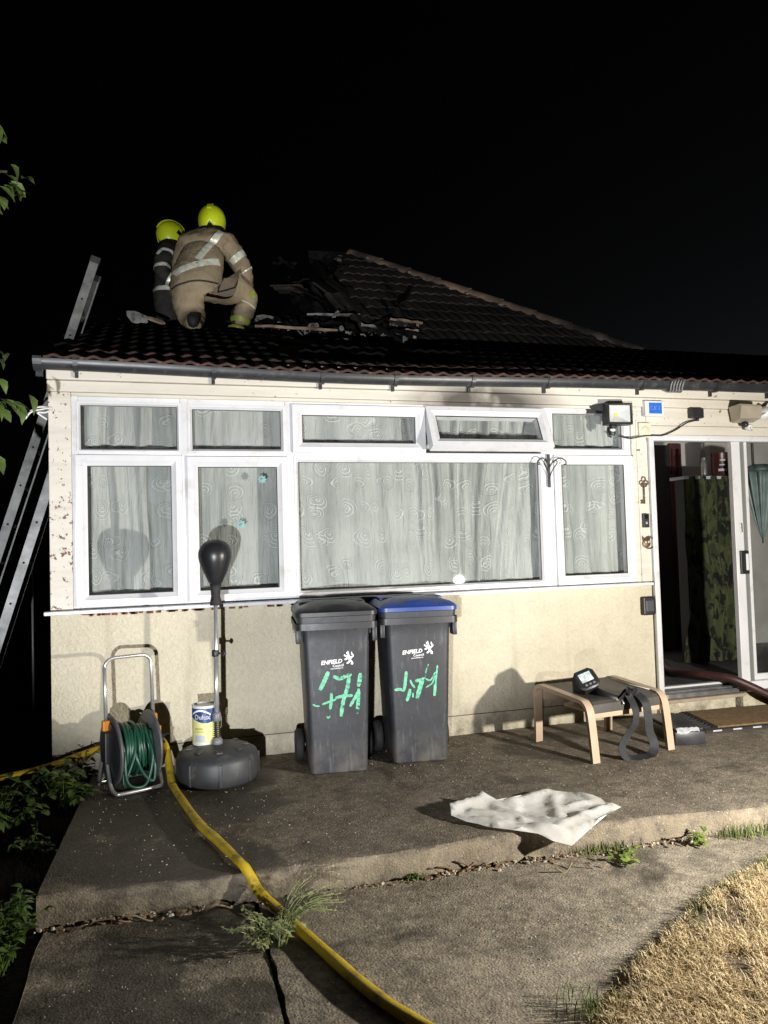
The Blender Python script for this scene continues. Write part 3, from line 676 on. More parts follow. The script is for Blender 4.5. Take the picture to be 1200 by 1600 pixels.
# inside
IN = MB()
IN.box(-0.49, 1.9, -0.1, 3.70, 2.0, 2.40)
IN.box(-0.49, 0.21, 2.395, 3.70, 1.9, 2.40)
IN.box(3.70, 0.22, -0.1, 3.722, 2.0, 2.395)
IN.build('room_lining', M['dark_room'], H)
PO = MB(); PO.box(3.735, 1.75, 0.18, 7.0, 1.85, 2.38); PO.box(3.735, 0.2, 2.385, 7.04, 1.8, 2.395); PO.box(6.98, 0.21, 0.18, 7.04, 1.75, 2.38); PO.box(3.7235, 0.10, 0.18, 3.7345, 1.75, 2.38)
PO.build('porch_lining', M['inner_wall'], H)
MB().box(3.7236, 0.062, 0.12, 7.03, 1.85, 0.178).build('porch_floor', M['floor_in'], H)
MB().box(4.90, 1.72, 0.18, 5.24, 1.749, 2.34).build('inner_doorway', M['dark_wood'], H)
MB().box(5.24, 1.71, 0.18, 5.385, 1.7495, 2.36, 0.004).build('inner_door_frame', M['maroon'], H)
for i, x in enumerate((5.262, 5.335)): MB().tube([(x, 1.700, 0.2), (x+0.004, 1.698, 1.2), (x, 1.700, 2.3)], 0.012, 6).build('door_moulding', M['maroon'], H)

# gutter, sagging a little in the middle
def sag(x): return -0.036*math.exp(-((x-1.35)/1.5)**2)
gx = [-0.70 + i*0.2 for i in range(34)]
gut = MB(); rings = []
for x in gx:
    c = [Vector((x, -0.122+0.052*math.cos(R(a)), 2.588+sag(x)+0.062*math.sin(R(a)))) for a in range(180, 361, 15)]
    ci = [Vector((x, -0.122+0.047*math.cos(R(a)), 2.590+sag(x)+0.057*math.sin(R(a)))) for a in range(360, 179, -15)]
    rings.append(c+ci)
gut.loft(rings, sm=True)
gut = gut.build('gutter', M['gutter'], H, auto=50)
def gclip(x, w=0.028, name='gutter_bracket'):
    b = MB(); rg = []
    for xx in (x-w/2, x+w/2):
        o = [Vector((xx, -0.122+0.060*math.cos(R(a)), 2.588+sag(x)+0.071*math.sin(R(a)))) for a in range(172, 369, 14)]
        i = [Vector((xx, -0.122+0.0525*math.cos(R(a)), 2.588+sag(x)+0.0625*math.sin(R(a)))) for a in range(368, 171, -14)]
        rg.append(o+i)
    b.loft(rg)
    b.box(x-w/2+.004, -0.075, 2.495+sag(x), x+w/2-.004, -0.0525, 2.575+sag(x))
    return b.build(name, M['gutter'], gut)
for x in (-0.46, 0.38, 1.10, 1.62, 2.20, 2.81, 3.62, 4.30, 4.86, 5.5, 6.1): gclip(x)
gclip(-0.675, 0.05, 'gutter_stop_end')
wr = MB()
for k in range(5): wr.tube([(3.86+k*0.026+0.012*math.sin(a*3), -0.122+0.066*math.cos(a), 2.588+0.076*math.sin(a)) for a in [R(d) for d in range(175, 372, 14)]], 0.008, 6)
wr.build('taped_joint', M['grey_plastic'], gut)

# ------------------------------------------------------------------ the roof
Y0, Z0, SL = -0.16, 2.580, 0.381                                    # shallow front slope
Y1 = 2.0; Z1 = Z0 + SL*(Y1-Y0); SM = 0.731                          # steep main slope begins
PK = Vector((2.56, 4.5, Z1+SM*2.5)); HB = Vector((5.16, Y1, Z1))
rf = MB()
rf.add([(-0.63,Y0+0.03,Z0-0.02+.0), (7.2,Y0+0.03,Z0-0.02), (7.2,Y1,Z1-0.03), (-0.63,Y1,Z1-0.03)], [(0,1,2,3)])
rf.add([(2.2,Y1,Z1-0.03), (HB.x,HB.y,HB.z-0.03), (PK.x,PK.y,PK.z-0.03), (2.35,4.3,Z1+SM*2.3-0.03), (2.05,3.2,Z1+SM*1.2-0.03)], [(0,1,2,3,4)])
rf.add([(HB.x,HB.y,HB.z-0.03), (7.2,Y1,Z1-0.03), (7.2,7.0,Z1-0.03), (HB.x,7.0,Z1-0.03), (PK.x,PK.y,PK.z-0.03)], [(0,3,4), (0,1,2,3)])
rf.add([(2.56,4.5,PK.z-0.03), (5.16,7.0,Z1-0.03), (2.3,7.0,Z1-0.03)], [(0,1,2)])
roof = rf.build('roof', M['felt'], H)
def tile_mesh(nm, m):
    """one interlocking tile with two rolls: 230 mm cover, 380 mm long, thick front nose"""
    n = 12; prof = []
    for i in range(n+1):
        x = -0.117 + 0.234*i/n; ph = (x+0.117)/0.117
        prof.append((x, 0.016*(0.5-0.5*math.cos(2*PI*ph))**1.4))
    vs = []
    for (y, up) in ((-0.04, 0.030), (0.32, 0.012)):
        for x, z in prof: vs.append((x, y, z+up))
        for x, z in prof: vs.append((x, y, z+up-0.017))
    k = n+1; fs = []
    for i in range(n):
        fs += [(i, i+1, 2*k+i+1, 2*k+i), (k+i+1, k+i, i, i+1), (k+i, k+i+1, 3*k+i+1, 3*k+i)]
    fs += [(0, 2*k, 3*k, k), (k-1, 2*k-1, 4*k-1, 3*k-1)]
    me = bpy.data.meshes.new(nm); me.from_pydata(vs, [], fs); me.materials.append(m)
    bm = bmesh.new(); bm.from_mesh(me); bmesh.ops.recalc_face_normals(bm, faces=bm.faces[:]); bm.to_mesh(me); bm.free()
    return me
TM = tile_mesh('roof_tile', M['tile']); TB = tile_mesh('roof_tile', M['burnt_tile']); TS = tile_mesh('roof_tile', M['shaded_soot_tile'])
A1, A2 = math.atan(SL), math.atan(SM)
rt = random.Random(21); ntile = 0; spare = MB()
def put_tile(me, x, y, z, ang, individual=True, cut=None):
    global ntile
    Mx = Matrix.Translation((x, y, z)) @ Matrix.Rotation(ang+rt.uniform(-.012,.012), 4, 'X') @ Matrix.Rotation(rt.uniform(-.012,.012), 4, 'Z') @ Matrix.Rotation(rt.uniform(-.01,.01), 4, 'Y')
    if cut is not None:
        bm = bmesh.new(); bm.from_mesh(me); inv = Mx.inverted()
        co, no = cut; bmesh.ops.bisect_plane(bm, geom=bm.verts[:]+bm.edges[:]+bm.faces[:], plane_co=inv @ co, plane_no=(inv.to_3x3() @ no).normalized(), clear_outer=True)
        if not bm.verts: bm.free(); return
        m2 = bpy.data.meshes.new('roof_tile'); bm.to_mesh(m2); bm.free(); m2.materials.append(me.materials[0]); me = m2
    if individual and ntile < 280:
        o = link('roof_tile', me, roof); o.matrix_local = Mx; ntile += 1
    else: spare.add([Mx @ v.co for v in me.vertices], [tuple(p.vertices) for p in me.polygons])
# main slope, right of the burnt hole, cut along the hip
hipdir = (PK-HB).normalized(); nslope = Vector((0, -math.sin(A2), math.cos(A2)))
cutno = hipdir.cross(nslope).normalized()
if cutno.x < 0: cutno = -cutno
rows = 11
for r_ in range(rows):
    d = 0.04 + r_*0.30; y = Y1 + d*math.cos(A2); z = Z1 + d*math.sin(A2)
    xh = HB.x + (PK.x-HB.x)*(y-Y1)/(PK.y-Y1)
    left = (1.95 + 0.10*math.sin(r_*2.1) + 0.05*r_) if r_ > 3 else (2.45 - 0.10*r_)
    x = 2.0 + (0.117 if r_ % 2 else 0.0)
    while x < xh + 0.20:
        if x > left + rt.uniform(-.22, .30) and not (r_ in (2, 3) and x < 3.0 and rt.random() < 0.4): put_tile(TB, x, y, z, A2, cut=(HB+Vector((0.02,0,0)), cutno))
        x += 0.230
# shallow front slope: first courses everywhere, upper courses burnt away in the middle
for r_ in range(8):
    d = r_*0.30; y = Y0 + d*math.cos(A1); z0 = Z0 + d*math.sin(A1)
    x = -0.52 + (0.117 if r_ % 2 else 0.0)
    while x < 7.1:
        z = z0 + sag(x)*max(0, 1-d/1.2)
        if x > -0.6 and not (r_ >= 2 and 0.9 < x < 2.6 and rt.random() < 0.30+0.1*r_):
            put_tile(TM if r_ < 2 else TS, x, y, z, A1, individual=x < 5.4 and (r_ < 4 or x < 4.6))
        x += 0.230
o = spare.build('roof_tiles', M['shaded_soot_tile'], H); o['kind'] = 'stuff'
# hip ridge tiles
L = (PK-HB).length; nr = 9; hx = (PK-HB).normalized(); hu = Vector((0,0,1)); hs_ = hx.cross(hu).normalized(); hu = hs_.cross(hx).normalized()
for i in range(nr):
    r1 = MB(); p0 = HB + hx*(L*i/nr - 0.02); p1 = HB + hx*(L*(i+1)/nr + 0.02); rr = []
    for p, rad, th_ in ((p0, 0.128, 0.016), (p1, 0.112, 0.016)):
        o_ = [p + hs_*rad*math.cos(R(a)) + hu*(rad*0.80*math.sin(R(a)) - 0.035) for a in range(-8, 189, 14)]
        i_ = [p + hs_*(rad-th_)*math.cos(R(a)) + hu*((rad-th_)*0.80*math.sin(R(a)) - 0.035) for a in range(188, -9, -14)]
        rr.append(o_+i_)
    r1.loft(rr); r1.build('ridge_tile', M['ridge'], roof, auto=40)
mo = MB()
for i in range(70):
    t = rt.random(); p = HB.lerp(PK, t) - hs_*rt.uniform(-0.13, 0.13) + Vector((0,0,rt.uniform(-.05,.0))); s_ = rt.uniform(.012,.035)
    mo.box(p.x-s_, p.y-s_, p.z-s_*.6, p.x+s_, p.y+s_, p.z+s_*.6)
mo.build('ridge_mortar', mk('ridge_mortar', (0.22,0.19,0.16), (0.10,0.085,0.07), 20, 0.9, bump=(60,0.5,0.004)), roof)
# charred carcass left of the surviving tiles
def stick(name, p, q, w, h, parent=roof, m='char', jit=0.012, seg=6):
    p, q = Vector(p), Vector(q); t = (q-p).normalized(); s_ = t.cross(Vector((0,0,1))).normalized(); u = s_.cross(t); rings = []
    for i in range(seg+1):
        c = p.lerp(q, i/seg); k = rt.uniform(0.72, 1.05) if i in (0, seg) else rt.uniform(0.86, 1.08)
        rings.append([c + s_*(w/2*k*a) + u*(h/2*k*b) + Vector((rt.uniform(-jit,jit), rt.uniform(-jit,jit), rt.uniform(-jit,jit))) for a, b in ((-1,-1),(1,-1),(1,1),(-1,1))])
    return MB().loft(rings).build(name, M[m], parent)
def main_z(y): return Z1 + SM*(y-Y1)
for x, y2 in ((2.30,4.35), (1.98,4.25), (1.66,3.35), (1.30,2.95), (0.92,2.55), (0.05,2.25), (-0.35,2.3)):
    stick('rafter', (x, Y1-0.1, main_z(Y1-0.1)-0.12), (x+rt.uniform(-.10,.10), y2, main_z(y2)-0.10+rt.uniform(-.10,.02)), 0.05, 0.11, jit=0.02, seg=9)
for y, xa, xb in ((2.35,0.95,2.7), (2.7,1.25,2.55), (3.1,1.6,2.45), (3.5,1.75,2.4), (3.9,1.9,2.5), (4.2,1.95,2.5)):
    stick('batten', (xa+rt.uniform(.0,.6), y, main_z(y)-rt.uniform(0.0,0.14)), (xb, y+rt.uniform(-.03,.03), main_z(y)-0.03), 0.04, 0.028, jit=0.02, seg=8)
stick('ridge_board', (1.95, 4.42, PK.z-0.12), (2.62, 4.5, PK.z-0.06), 0.03, 0.16)
stick('joist', (-0.45, 2.75, 2.88), (3.2, 2.75, 2.88), 0.35, 0.10)
stick('joist', (-0.45, 3.3, 2.88), (3.2, 3.3, 2.88), 0.35, 0.10)
for i in range(90):
    x = rt.uniform(0.85, 2.45); y = rt.uniform(2.0, 3.0); hgt = max(0.0, 1-abs(x-1.9)/0.9)*0.18*rt.random()
    z = Z1+0.02+(y-Y1)*0.35+hgt
    stick('charred_scrap', (x, y, z), (x+rt.uniform(-.22,.22), y+rt.uniform(-.12,.12), z+rt.uniform(-.06,.07)), rt.uniform(.025,.09), rt.uniform(.012,.05), seg=3)
heap = MB(); hv = []
for i in range(31):
    for j in range(15):
        x = 0.75+1.75*i/30; y = 2.02+1.5*j/14
        h = 0.22*math.exp(-((x-2.0)/0.50)**2)*math.exp(-((y-2.9)/0.7)**2)+0.18*math.exp(-((x-1.2)/0.4)**2)
        hv.append((x+rt.uniform(-.02,.02), y, Z1-0.05+(y-Y1)*0.30+h+rt.uniform(-.07,.07)))
heap.add(hv, [(i*15+j, (i+1)*15+j, (i+1)*15+j+1, i*15+j+1) for i in range(30) for j in range(14)])
heap.build('charred_heap', M['char'], H)['kind'] = 'stuff'
for i in range(16):
    x = rt.uniform(1.5, 2.75); y = rt.uniform(2.05, 3.4); o = link('roof_tile', rt.choice((TB, TS)), roof)
    o.matrix_local = Matrix.Translation((x, y, main_z(y)+rt.uniform(-0.10, 0.03))) @ Euler((A2+rt.uniform(-.5,.3), rt.uniform(-.4,.4), rt.uniform(-1.2,1.2))).to_matrix().to_4x4()
stick('purlin', (0.4, 3.0, 3.45), (2.4, 3.0, 3.75), 0.07, 0.12)
for i in range(26):
    x = rt.uniform(1.5, 2.4); y = rt.uniform(2.6, 4.4); z = main_z(y)-rt.uniform(0.02, 0.18)
    stick('charred_scrap', (x, y, z), (x+rt.uniform(-.2,.2), y+rt.uniform(-.15,.15), z+rt.uniform(-.12,.16)), rt.uniform(.02,.06), rt.uniform(.01,.05), seg=3)
# ------------------------------------------------------------------ curtains behind the glass
def curtain(name, label, x0, x1, z0, z1, y, amp, seed, slant=0.0, bulge=None):
    nx, nz = int((x1-x0)/0.012), 34; vs = []; fs = []; uvs = []
    r = random.Random(seed); ph = [r.uniform(0, 6.28) for _ in range(6)]
    for i in range(nx+1):
        for j in range(nz+1):
            u = x0+(x1-x0)*i/nx; t = j/nz; z = z0+(z1-z0)*t
            s = u + slant*(1-t)*math.sin(u*1.7+ph[0])
            f = math.sin(s*42+ph[1]+1.3*math.sin(s*5+ph[2])) + 0.7*math.sin(s*23+ph[3]+0.8*math.sin(3*t+ph[4])) + 0.5*math.sin(s*75+2*t+ph[5])
            a = amp*(0.55+0.45*math.sin(s*3.1+ph[2]))*(0.6+0.4*t)
            low = max(0, 1-t/0.16)
            bz = 0.0
            if bulge:
                d_ = ((u-bulge[0])/bulge[2])**2+((z-bulge[1])/bulge[3])**2
                if d_ < 1: bz = (1-d_)**0.5; f *= 1-0.8*bz
            vs.append((u+0.01*math.sin(9*t+s*8), y - 0.030*bz + a*f*0.5 + 0.012*low*math.sin(u*60+ph[0]*3)*math.sin(t*60), z + 0.006*low*math.sin(u*31)))
            uvs.append((s*1.0+0.012*f, z))
    for i in range(nx):
        for j in range(nz): fs.append((i*(nz+1)+j, (i+1)*(nz+1)+j, (i+1)*(nz+1)+j+1, i*(nz+1)+j+1))
    me = bpy.data.meshes.new(name); me.from_pydata(vs, [], fs); me.polygons.foreach_set('use_smooth', [True]*len(fs))
    ul = me.uv_layers.new(name='UVMap'); fl = []
    for p in me.polygons:
        for v in p.vertices: fl += uvs[v]
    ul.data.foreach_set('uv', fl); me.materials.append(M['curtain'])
    return tag(link(name, me), label, 'curtain', 'ring print net curtains')
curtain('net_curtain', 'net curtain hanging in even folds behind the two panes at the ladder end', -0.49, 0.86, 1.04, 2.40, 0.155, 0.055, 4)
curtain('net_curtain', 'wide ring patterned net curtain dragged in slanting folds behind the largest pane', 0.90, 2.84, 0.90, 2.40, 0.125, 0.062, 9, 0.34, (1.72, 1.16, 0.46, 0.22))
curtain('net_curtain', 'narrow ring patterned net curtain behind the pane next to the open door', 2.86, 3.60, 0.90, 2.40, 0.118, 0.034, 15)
def flower(x, z, s, label):
    mb = MB()
    for k in range(8):
        a = PI*k/4; c, d = math.cos(a), math.sin(a)
        mb.add([(x, 0.026, z), (x+s*(c*.55-d*.22), 0.0255, z+s*(d*.55+c*.22)), (x+s*c, 0.026, z+s*d), (x+s*(c*.55+d*.22), 0.0265, z+s*(d*.55-c*.22))], [(0,1,2,3)])
    mb.tube([(x-s*.2, 0.024, z), (x+s*.2, 0.024, z)], s*.2, 6)
    return tag(mb.build('flower_sticker', M['teal']), label, 'sticker')
flower(0.700, 1.850, 0.034, 'teal flower sticker near the top of the pane behind the punch ball')
flower(0.552, 1.545, 0.036, 'teal flower sticker lower on the pane, just above the black punch ball')

# ------------------------------------------------------------------ wheelie bins
def make_bin(lidm, label):
    t = thing('wheelie_bin', label, 'bin', group='council wheelie bins by the wall')
    rg = []
    for z in (0.0, 0.012, 0.10, 0.50, 0.80, 0.905):
        k = z/0.93; ins = 0.012 if z == 0 else 0
        rg.append(rrect(0.352+0.062*k-2*ins, 0.42+0.09*k-2*ins, 0.035, z, 4, 0, 0.0))
    rg.append(rrect(0.425, 0.52, 0.035, 0.915, 4)); rg.append(rrect(0.478, 0.565, 0.04, 0.922, 4)); rg.append(rrect(0.484, 0.570, 0.04, 0.958, 4)); rg.append(rrect(0.440, 0.53, 0.03, 0.960, 4))
    MB().loft(rg).build('body', M['bin'], t, auto=35)
    cb = MB(); cb.loft([rrect(0.500, 0.590, 0.042, 0.882, 4, 0, 0.004), rrect(0.500, 0.590, 0.042, 0.921, 4, 0, 0.004)], cap=False)
    for sx in (-1, 1):
        for yy in (-0.18, 0.0, 0.16): cb.box(sx*0.205-0.004 if sx > 0 else -0.247, yy-0.004, 0.84, 0.247 if sx > 0 else -0.201, yy+0.004, 0.92)
    for xx in (-0.115, 0.115): cb.add([(xx-0.02, -0.262, 0.92), (xx+0.02, -0.262, 0.92), (xx, -0.246, 0.865), (xx-0.02, -0.29, 0.92), (xx+0.02, -0.29, 0.92)], [(0,1,2), (3,4,2), (0,3,2), (1,4,2), (0,1,4,3)])
    for sx in (-1, 1): cb.box(sx*0.232-0.014, -0.26, 0.80, sx*0.232+0.014, -0.17, 0.885, 0.003)
    cb.build('rim', M['black_plastic'], t, auto=35)
    ld = MB().loft([rrect(0.500, 0.585, 0.045, 0.9615, 4), rrect(0.500, 0.585, 0.045, 0.985, 4), rrect(0.478, 0.560, 0.045, 0.998, 4), rrect(0.44, 0.50, 0.05, 1.012, 4), rrect(0.30, 0.34, 0.06, 1.032, 4), rrect(0.10, 0.12, 0.05, 1.036, 4)])
    ld = ld.build('lid', M[lidm], t, auto=28)
    gp = MB(); n = 12; r0 = []; r1 = []; r2 = []
    for i in range(n+1):                                            # arched grip along the front of the lid
        x = -0.15+0.30*i/n; h = 0.030*math.sin(PI*i/n)**0.7; r0.append((x, -0.285, 0.990+h*0.35)); r1.append((x*0.94, -0.262, 0.998+h)); r2.append((x*0.8, -0.15, 1.020+h*.35))
    gp.add(r0+r1+r2, [(i, i+1, n+2+i, n+1+i) for i in range(n)]+[(n+1+i, n+2+i, 2*n+3+i, 2*n+2+i) for i in range(n)])
    gp.build('lid_grip', M[lidm], ld, auto=60)
    for sx in (-1, 1): MB().box(sx*0.16-0.05, -0.02, 1.012, sx*0.16+0.05, 0.20, 1.034, 0.008).build('lid_rib', M[lidm], ld, auto=35)
    hb = MB(); hb.tube([(-0.20, 0.27, 0.93), (-0.20, 0.335, 0.965), (0.20, 0.335, 0.965), (0.20, 0.27, 0.93)], 0.016, 8); hb.build('handle', M['black_plastic'], t)
    for sx in (-1, 1):
        w = MB(); Mx = Matrix.Translation((sx*0.222, 0.155, 0.100)) @ Matrix.Rotation(PI/2, 4, 'Y')
        w.lathe([(0.060, -0.026), (0.092, -0.026), (0.100, -0.016), (0.100, 0.016), (0.092, 0.026), (0.060, 0.026)], 28, Mx); w = w.build('wheel', M['rubber'], t)
        MB().lathe([(0.015, -0.030), (0.058, -0.022), (0.058, 0.022), (0.015, 0.030)], 20, Mx).build('hub', M['black_plastic'], w)
    MB().tube([(-0.24, 0.155, 0.10), (0.24, 0.155, 0.10)], 0.011, 8).build('axle', M['steel'], t)
    return t
def yfront(z): return -(0.21+0.045*z/0.93)
FA = math.atan(0.045/0.93)
def face_M(x, z, rz=0.0, lift=0.0012): return Matrix.Translation((x, yfront(z)-lift, z)) @ Matrix.Rotation(PI/2+FA, 4, 'X') @ Matrix.Rotation(rz, 4, 'Z')
LION = [(0,0.2),(0.35,0.35),(0.28,0.95),(0.55,1.35),(0.95,1.25),(0.75,1.65),(0.35,1.75),(0.1,2.25),(-0.45,2.3),(-0.5,2.0),(-0.1,1.85),(0.2,1.5),(0.05,1.25),(-0.3,1.55),(-0.75,1.5),(-0.7,1.2),(-0.35,1.2),(-0.1,0.95),(-0.45,0.85),(-0.7,1.0),(-1.05,0.75),(-0.85,0.5),(-0.55,0.55),(-0.3,0.45),(-0.05,0.6)]
LION = [(1.15,0.15),(1.55,0.0),(1.72,0.22),(1.62,0.62),(1.25,1.05),(1.50,1.40),(1.88,1.62),(1.95,1.95),(1.70,2.22),(1.52,2.75),(1.38,2.25),(1.62,1.86),(1.38,1.66),(1.10,1.75),(1.02,2.10),(0.92,2.55),(0.80,2.92),(0.62,2.70),(0.45,2.62),(0.40,2.35),(0.62,2.20),(0.52,1.98),(0.22,2.08),(0.02,2.30),(-0.12,2.05),(0.15,1.75),(0.42,1.62),(0.30,1.38),(0.05,1.40),(-0.05,1.12),(0.32,1.05),(0.62,1.25),(0.85,1.10),(0.80,0.75),(0.45,0.62),(0.30,0.35),(0.62,0.28),(0.92,0.45),(1.12,0.70),(1.32,0.50)]
def bin_print(t, x, z, tilt, sc=1.0):
    b = MB()
    def put(body, size, dx, dz, shear=0.0, off=0.0):
        vs, fs = text_mb(body, size*sc, shear, off); Mx = face_M(x, z, tilt) @ Matrix.Translation((dx*sc, dz*sc, 0))
        b.add([Mx @ v for v in vs], fs)
    put('ENFIELD', 0.0345, -0.012, 0.0, 0.22, 0.0008); put('Council', 0.022, 0.058, -0.021, 0.0, 0.0002); put('www.enfield.gov.uk', 0.0098, 0.044, -0.033, 0.0, 0.0002)
    pl = [Vector((p[0]*0.030*sc, p[1]*0.030*sc)) for p in LION]
    v2, e2, f2, *_ = geometry.delaunay_2d_cdt(pl, [(i, (i+1) % len(pl)) for i in range(len(pl))], [list(range(len(pl)))], 1, 1e-6)
    Mx = face_M(x, z, tilt) @ Matrix.Translation((0.134*sc, -0.018*sc, 0.0004)); b.add([Mx @ Vector((v.x, v.y, 0)) for v in v2], [tuple(f) for f in f2])
    b.build('council_print', M['print'], t)
def strokes(t, lst):
    for k, (pts, w) in enumerate(lst):
        b = MB(); P = spline([Vector((p[0], p[1], 0)) for p in pts], 6) if len(pts) > 2 else [Vector((*pts[0],0)).lerp(Vector((*pts[-1],0)), i/8) for i in range(9)]
        lv = []; rv = []
        for i, p in enumerate(P):
            d = (P[min(i+1, len(P)-1)]-P[max(0, i-1)]).normalized(); s_ = Vector((-d.y, d.x, 0))
            e = min(i, len(P)-1-i); ww = w*(0.62 if e == 0 else 0.95 if e == 1 else 1.0)*(1+0.12*math.sin(i*2.3+k))
            if e == 0: p = p + d*(w*0.35*(-1 if i == 0 else 1))
            lv.append(p+s_*ww/2); rv.append(p-s_*ww/2)
        n = len(P); pts3 = []
        for v in lv+rv: pts3.append((v.x, yfront(v.y)-0.0012-0.0003*k, v.y))
        b.add(pts3, [(i, i+1, n+i+1, n+i) for i in range(n-1)]); b.build('painted_stroke', M['chalk'], t)
bl = make_bin('black_plastic', 'black lidded grey wheelie bin with council lion print and scrawled green 171')
bl.location = (1.072, -0.375, 0.0); bl.rotation_euler.z = R(-6.9)
bin_print(bl, -0.088, 0.668, R(3.0))
q = lambda zx, zy: ((zx-583)/2271, (1945-zy)/2271)
strokes(bl, [([q(450,545), q(400,650), q(345,755)], .026), ([q(540,600), q(610,632), q(690,605), q(760,585)], .022), ([q(742,605), q(715,760), q(660,920), q(620,1135)], .023),
             ([q(897,590), q(888,660), q(872,735)], .026), ([q(870,800), q(862,950), q(845,1110)], .022), ([q(862,830), q(810,920), q(752,1010)], .019),
             ([q(372,968), q(470,935), q(545,915)], .013), ([q(490,840), q(488,930), q(472,1030)], .019), ([q(560,890), q(660,870), q(770,872)], .019),
             ([q(425,1145), q(440,1160), q(465,1140)], .010), ([q(240,965), q(275,985), q(320,990)], .010)])
br = make_bin('blue_lid', 'blue lidded grey wheelie bin with council lion print and overlapping green paint scrawl')
br.location = (1.612, -0.345, 0.0); br.rotation_euler.z = R(-7.6)
bin_print(br, -0.098, 0.690, R(3.5))
q = lambda zx, zy: ((zx-554)/2418, (2058-zy)/2418)
strokes(br, [([q(345,665), q(330,790), q(312,915)], .020), ([q(175,920), q(240,915), q(300,935)], .018), ([q(395,935), q(380,1010), q(350,1085)], .021),
             ([q(405,790), q(430,850), q(465,895)], .013), ([q(500,800), q(560,790), q(625,775)], .021), ([q(600,780), q(560,880), q(510,1045)], .028),
             ([q(830,590), q(810,740), q(795,880)], .012), ([q(790,880), q(785,950), q(775,1030)], .019), ([q(690,560), q(650,660), q(640,740)], .008),
             ([q(640,780), q(720,800), q(790,690)], .010), ([q(440,990), q(440,1040)], .012), ([q(790,740), q(740,850), q(650,905)], .009)])

# ------------------------------------------------------------------ punch ball, paint tin
pb = thing('punch_ball', 'freestanding black reflex punch ball on a chrome pole and round base', 'punch ball', (0.335, -0.405, 0.0))
MB().lathe([(0.0, 0.0), (0.215, 0.0), (0.240, 0.02), (0.246, 0.06), (0.246, 0.135), (0.232, 0.168), (0.19, 0.190), (0.10, 0.208), (0.06, 0.212), (0.0, 0.212)], 48).build('base', M['base'], pb)
rb_ = MB()
for a in range(8):
    Mx = Matrix.Rotation(PI*a/4-PI/2, 4, 'Z'); rb_.box(0.07, -0.018, 0.190, 0.185, 0.018, 0.2035, 0.004, Mx); rb_.box(0.236, -0.010, 0.02, 0.251, 0.010, 0.145, 0.003, Mx)
rb_.build('base_rib', M['base'], pb, auto=40)['kind'] = 'stuff'
pole = MB().tube([(0, 0, 0.36), (0.004, 0, 0.72), (0.008, 0, 1.10)], 0.0125, 14).build('pole', M['steel'], pb)
MB().tube([(0, 0, 0.36), (0.004, 0, 0.745)], 0.0155, 14).build('outer_tube', M['steel'], pb)
MB().lathe([(0.022, 0.205), (0.034, 0.21), (0.034, 0.235), (0.026, 0.242), (0.026, 0.25)], 20).build('socket', M['grey_plastic'], pb)
sp_ = MB(); sp_.tube([(0.019*math.cos(a*0.6), 0.019*math.sin(a*0.6), 0.245+0.0009*a*1.2) for a in range(100)], 0.0035, 5); sp_.build('spring', M['iron'], pb)
MB().lathe([(0.020, 0.345), (0.026, 0.352), (0.026, 0.392), (0.019, 0.402)], 18).build('collar', M['grey_plastic'], pb)
MB().lathe([(0.019, 0.735), (0.021, 0.74), (0.021, 0.770), (0.018, 0.775)], 16).build('clamp', M['black_plastic'], pb)
kn = MB(); kn.tube([(0.02, 0, 0.752), (0.045, -0.005, 0.750)], 0.006, 8); kn.lathe([(0.007, 0), (0.016, 0.004), (0.018, 0.012), (0.010, 0.020)], 14, Matrix.Translation((0.043, -0.005, 0.750)) @ Matrix.Rotation(PI/2, 4, 'Y')); kn.build('knob', M['black_plastic'], pb)
neck = MB().lathe([(0.0, 1.045), (0.036, 1.045), (0.034, 1.07), (0.027, 1.10), (0.030, 1.14), (0.036, 1.170), (0.0, 1.175)], 24, Matrix.Translation((0.009, 0, 0))).build('neck', M['rubber'], pb)
ball = MB().lathe([(0.0, 1.165), (0.034, 1.168), (0.046, 1.19), (0.072, 1.245), (0.094, 1.305), (0.101, 1.34), (0.100, 1.368), (0.090, 1.400), (0.070, 1.424), (0.040, 1.440), (0.012, 1.445), (0.0, 1.445)], 32, Matrix.Translation((0.010, 0, 0))).build('ball', M['ball'], pb)
sm_ = MB()
for a in range(4): sm_.tube([(0.010+math.cos(PI*a/2+.5)*r_*1.004, math.sin(PI*a/2+.5)*r_*1.004, z) for r_, z in ((0.046,1.19),(0.072,1.245),(0.094,1.305),(0.101,1.34),(0.1,1.368),(0.09,1.4),(0.07,1.424),(0.04,1.44))], 0.0016, 5)
sm_.build('seam', M['rubber'], ball)
pc = thing('paint_tin', 'paint tin with navy and pale yellow label standing behind the pole on the black base', 'paint tin', (0.275, -0.330, 0.206), R(-8))
MB().lathe([(0.0, 0.0), (0.080, 0.0), (0.082, 0.006), (0.080, 0.012), (0.080, 0.222), (0.083, 0.228), (0.083, 0.236), (0.074, 0.236), (0.072, 0.228), (0.0, 0.228)], 36).build('tin', M['upvc'], pc, auto=40)
lb = MB(); lb.lathe([(0.0808, 0.016), (0.0808, 0.150)], 40, cap=False); lb = lb.build('label', M['dulux_cream'], pc)
def cyl_patch(mb, r, a0, a1, zf0, zf1, n=22):
    vs = []
    for i in range(n+1):
        a = R(a0+(a1-a0)*i/n); t = i/n
        for z in (zf0(t), zf1(t)): vs.append((r*math.cos(a), r*math.sin(a), z))
    mb.add(vs, [(2*i, 2*i+2, 2*i+3, 2*i+1) for i in range(n)], True)
nb = MB(); cyl_patch(nb, 0.0813, 150, 400, lambda t: 0.148+0.014*math.sin(t*PI*3), lambda t: 0.220, 50); nb.build('navy_band', M['dulux_blue'], pc)
gb = MB(); cyl_patch(gb, 0.0815, 222, 272, lambda t: 0.022, lambda t: 0.062); gb.build('grey_patch', M['label_grey'], pc)
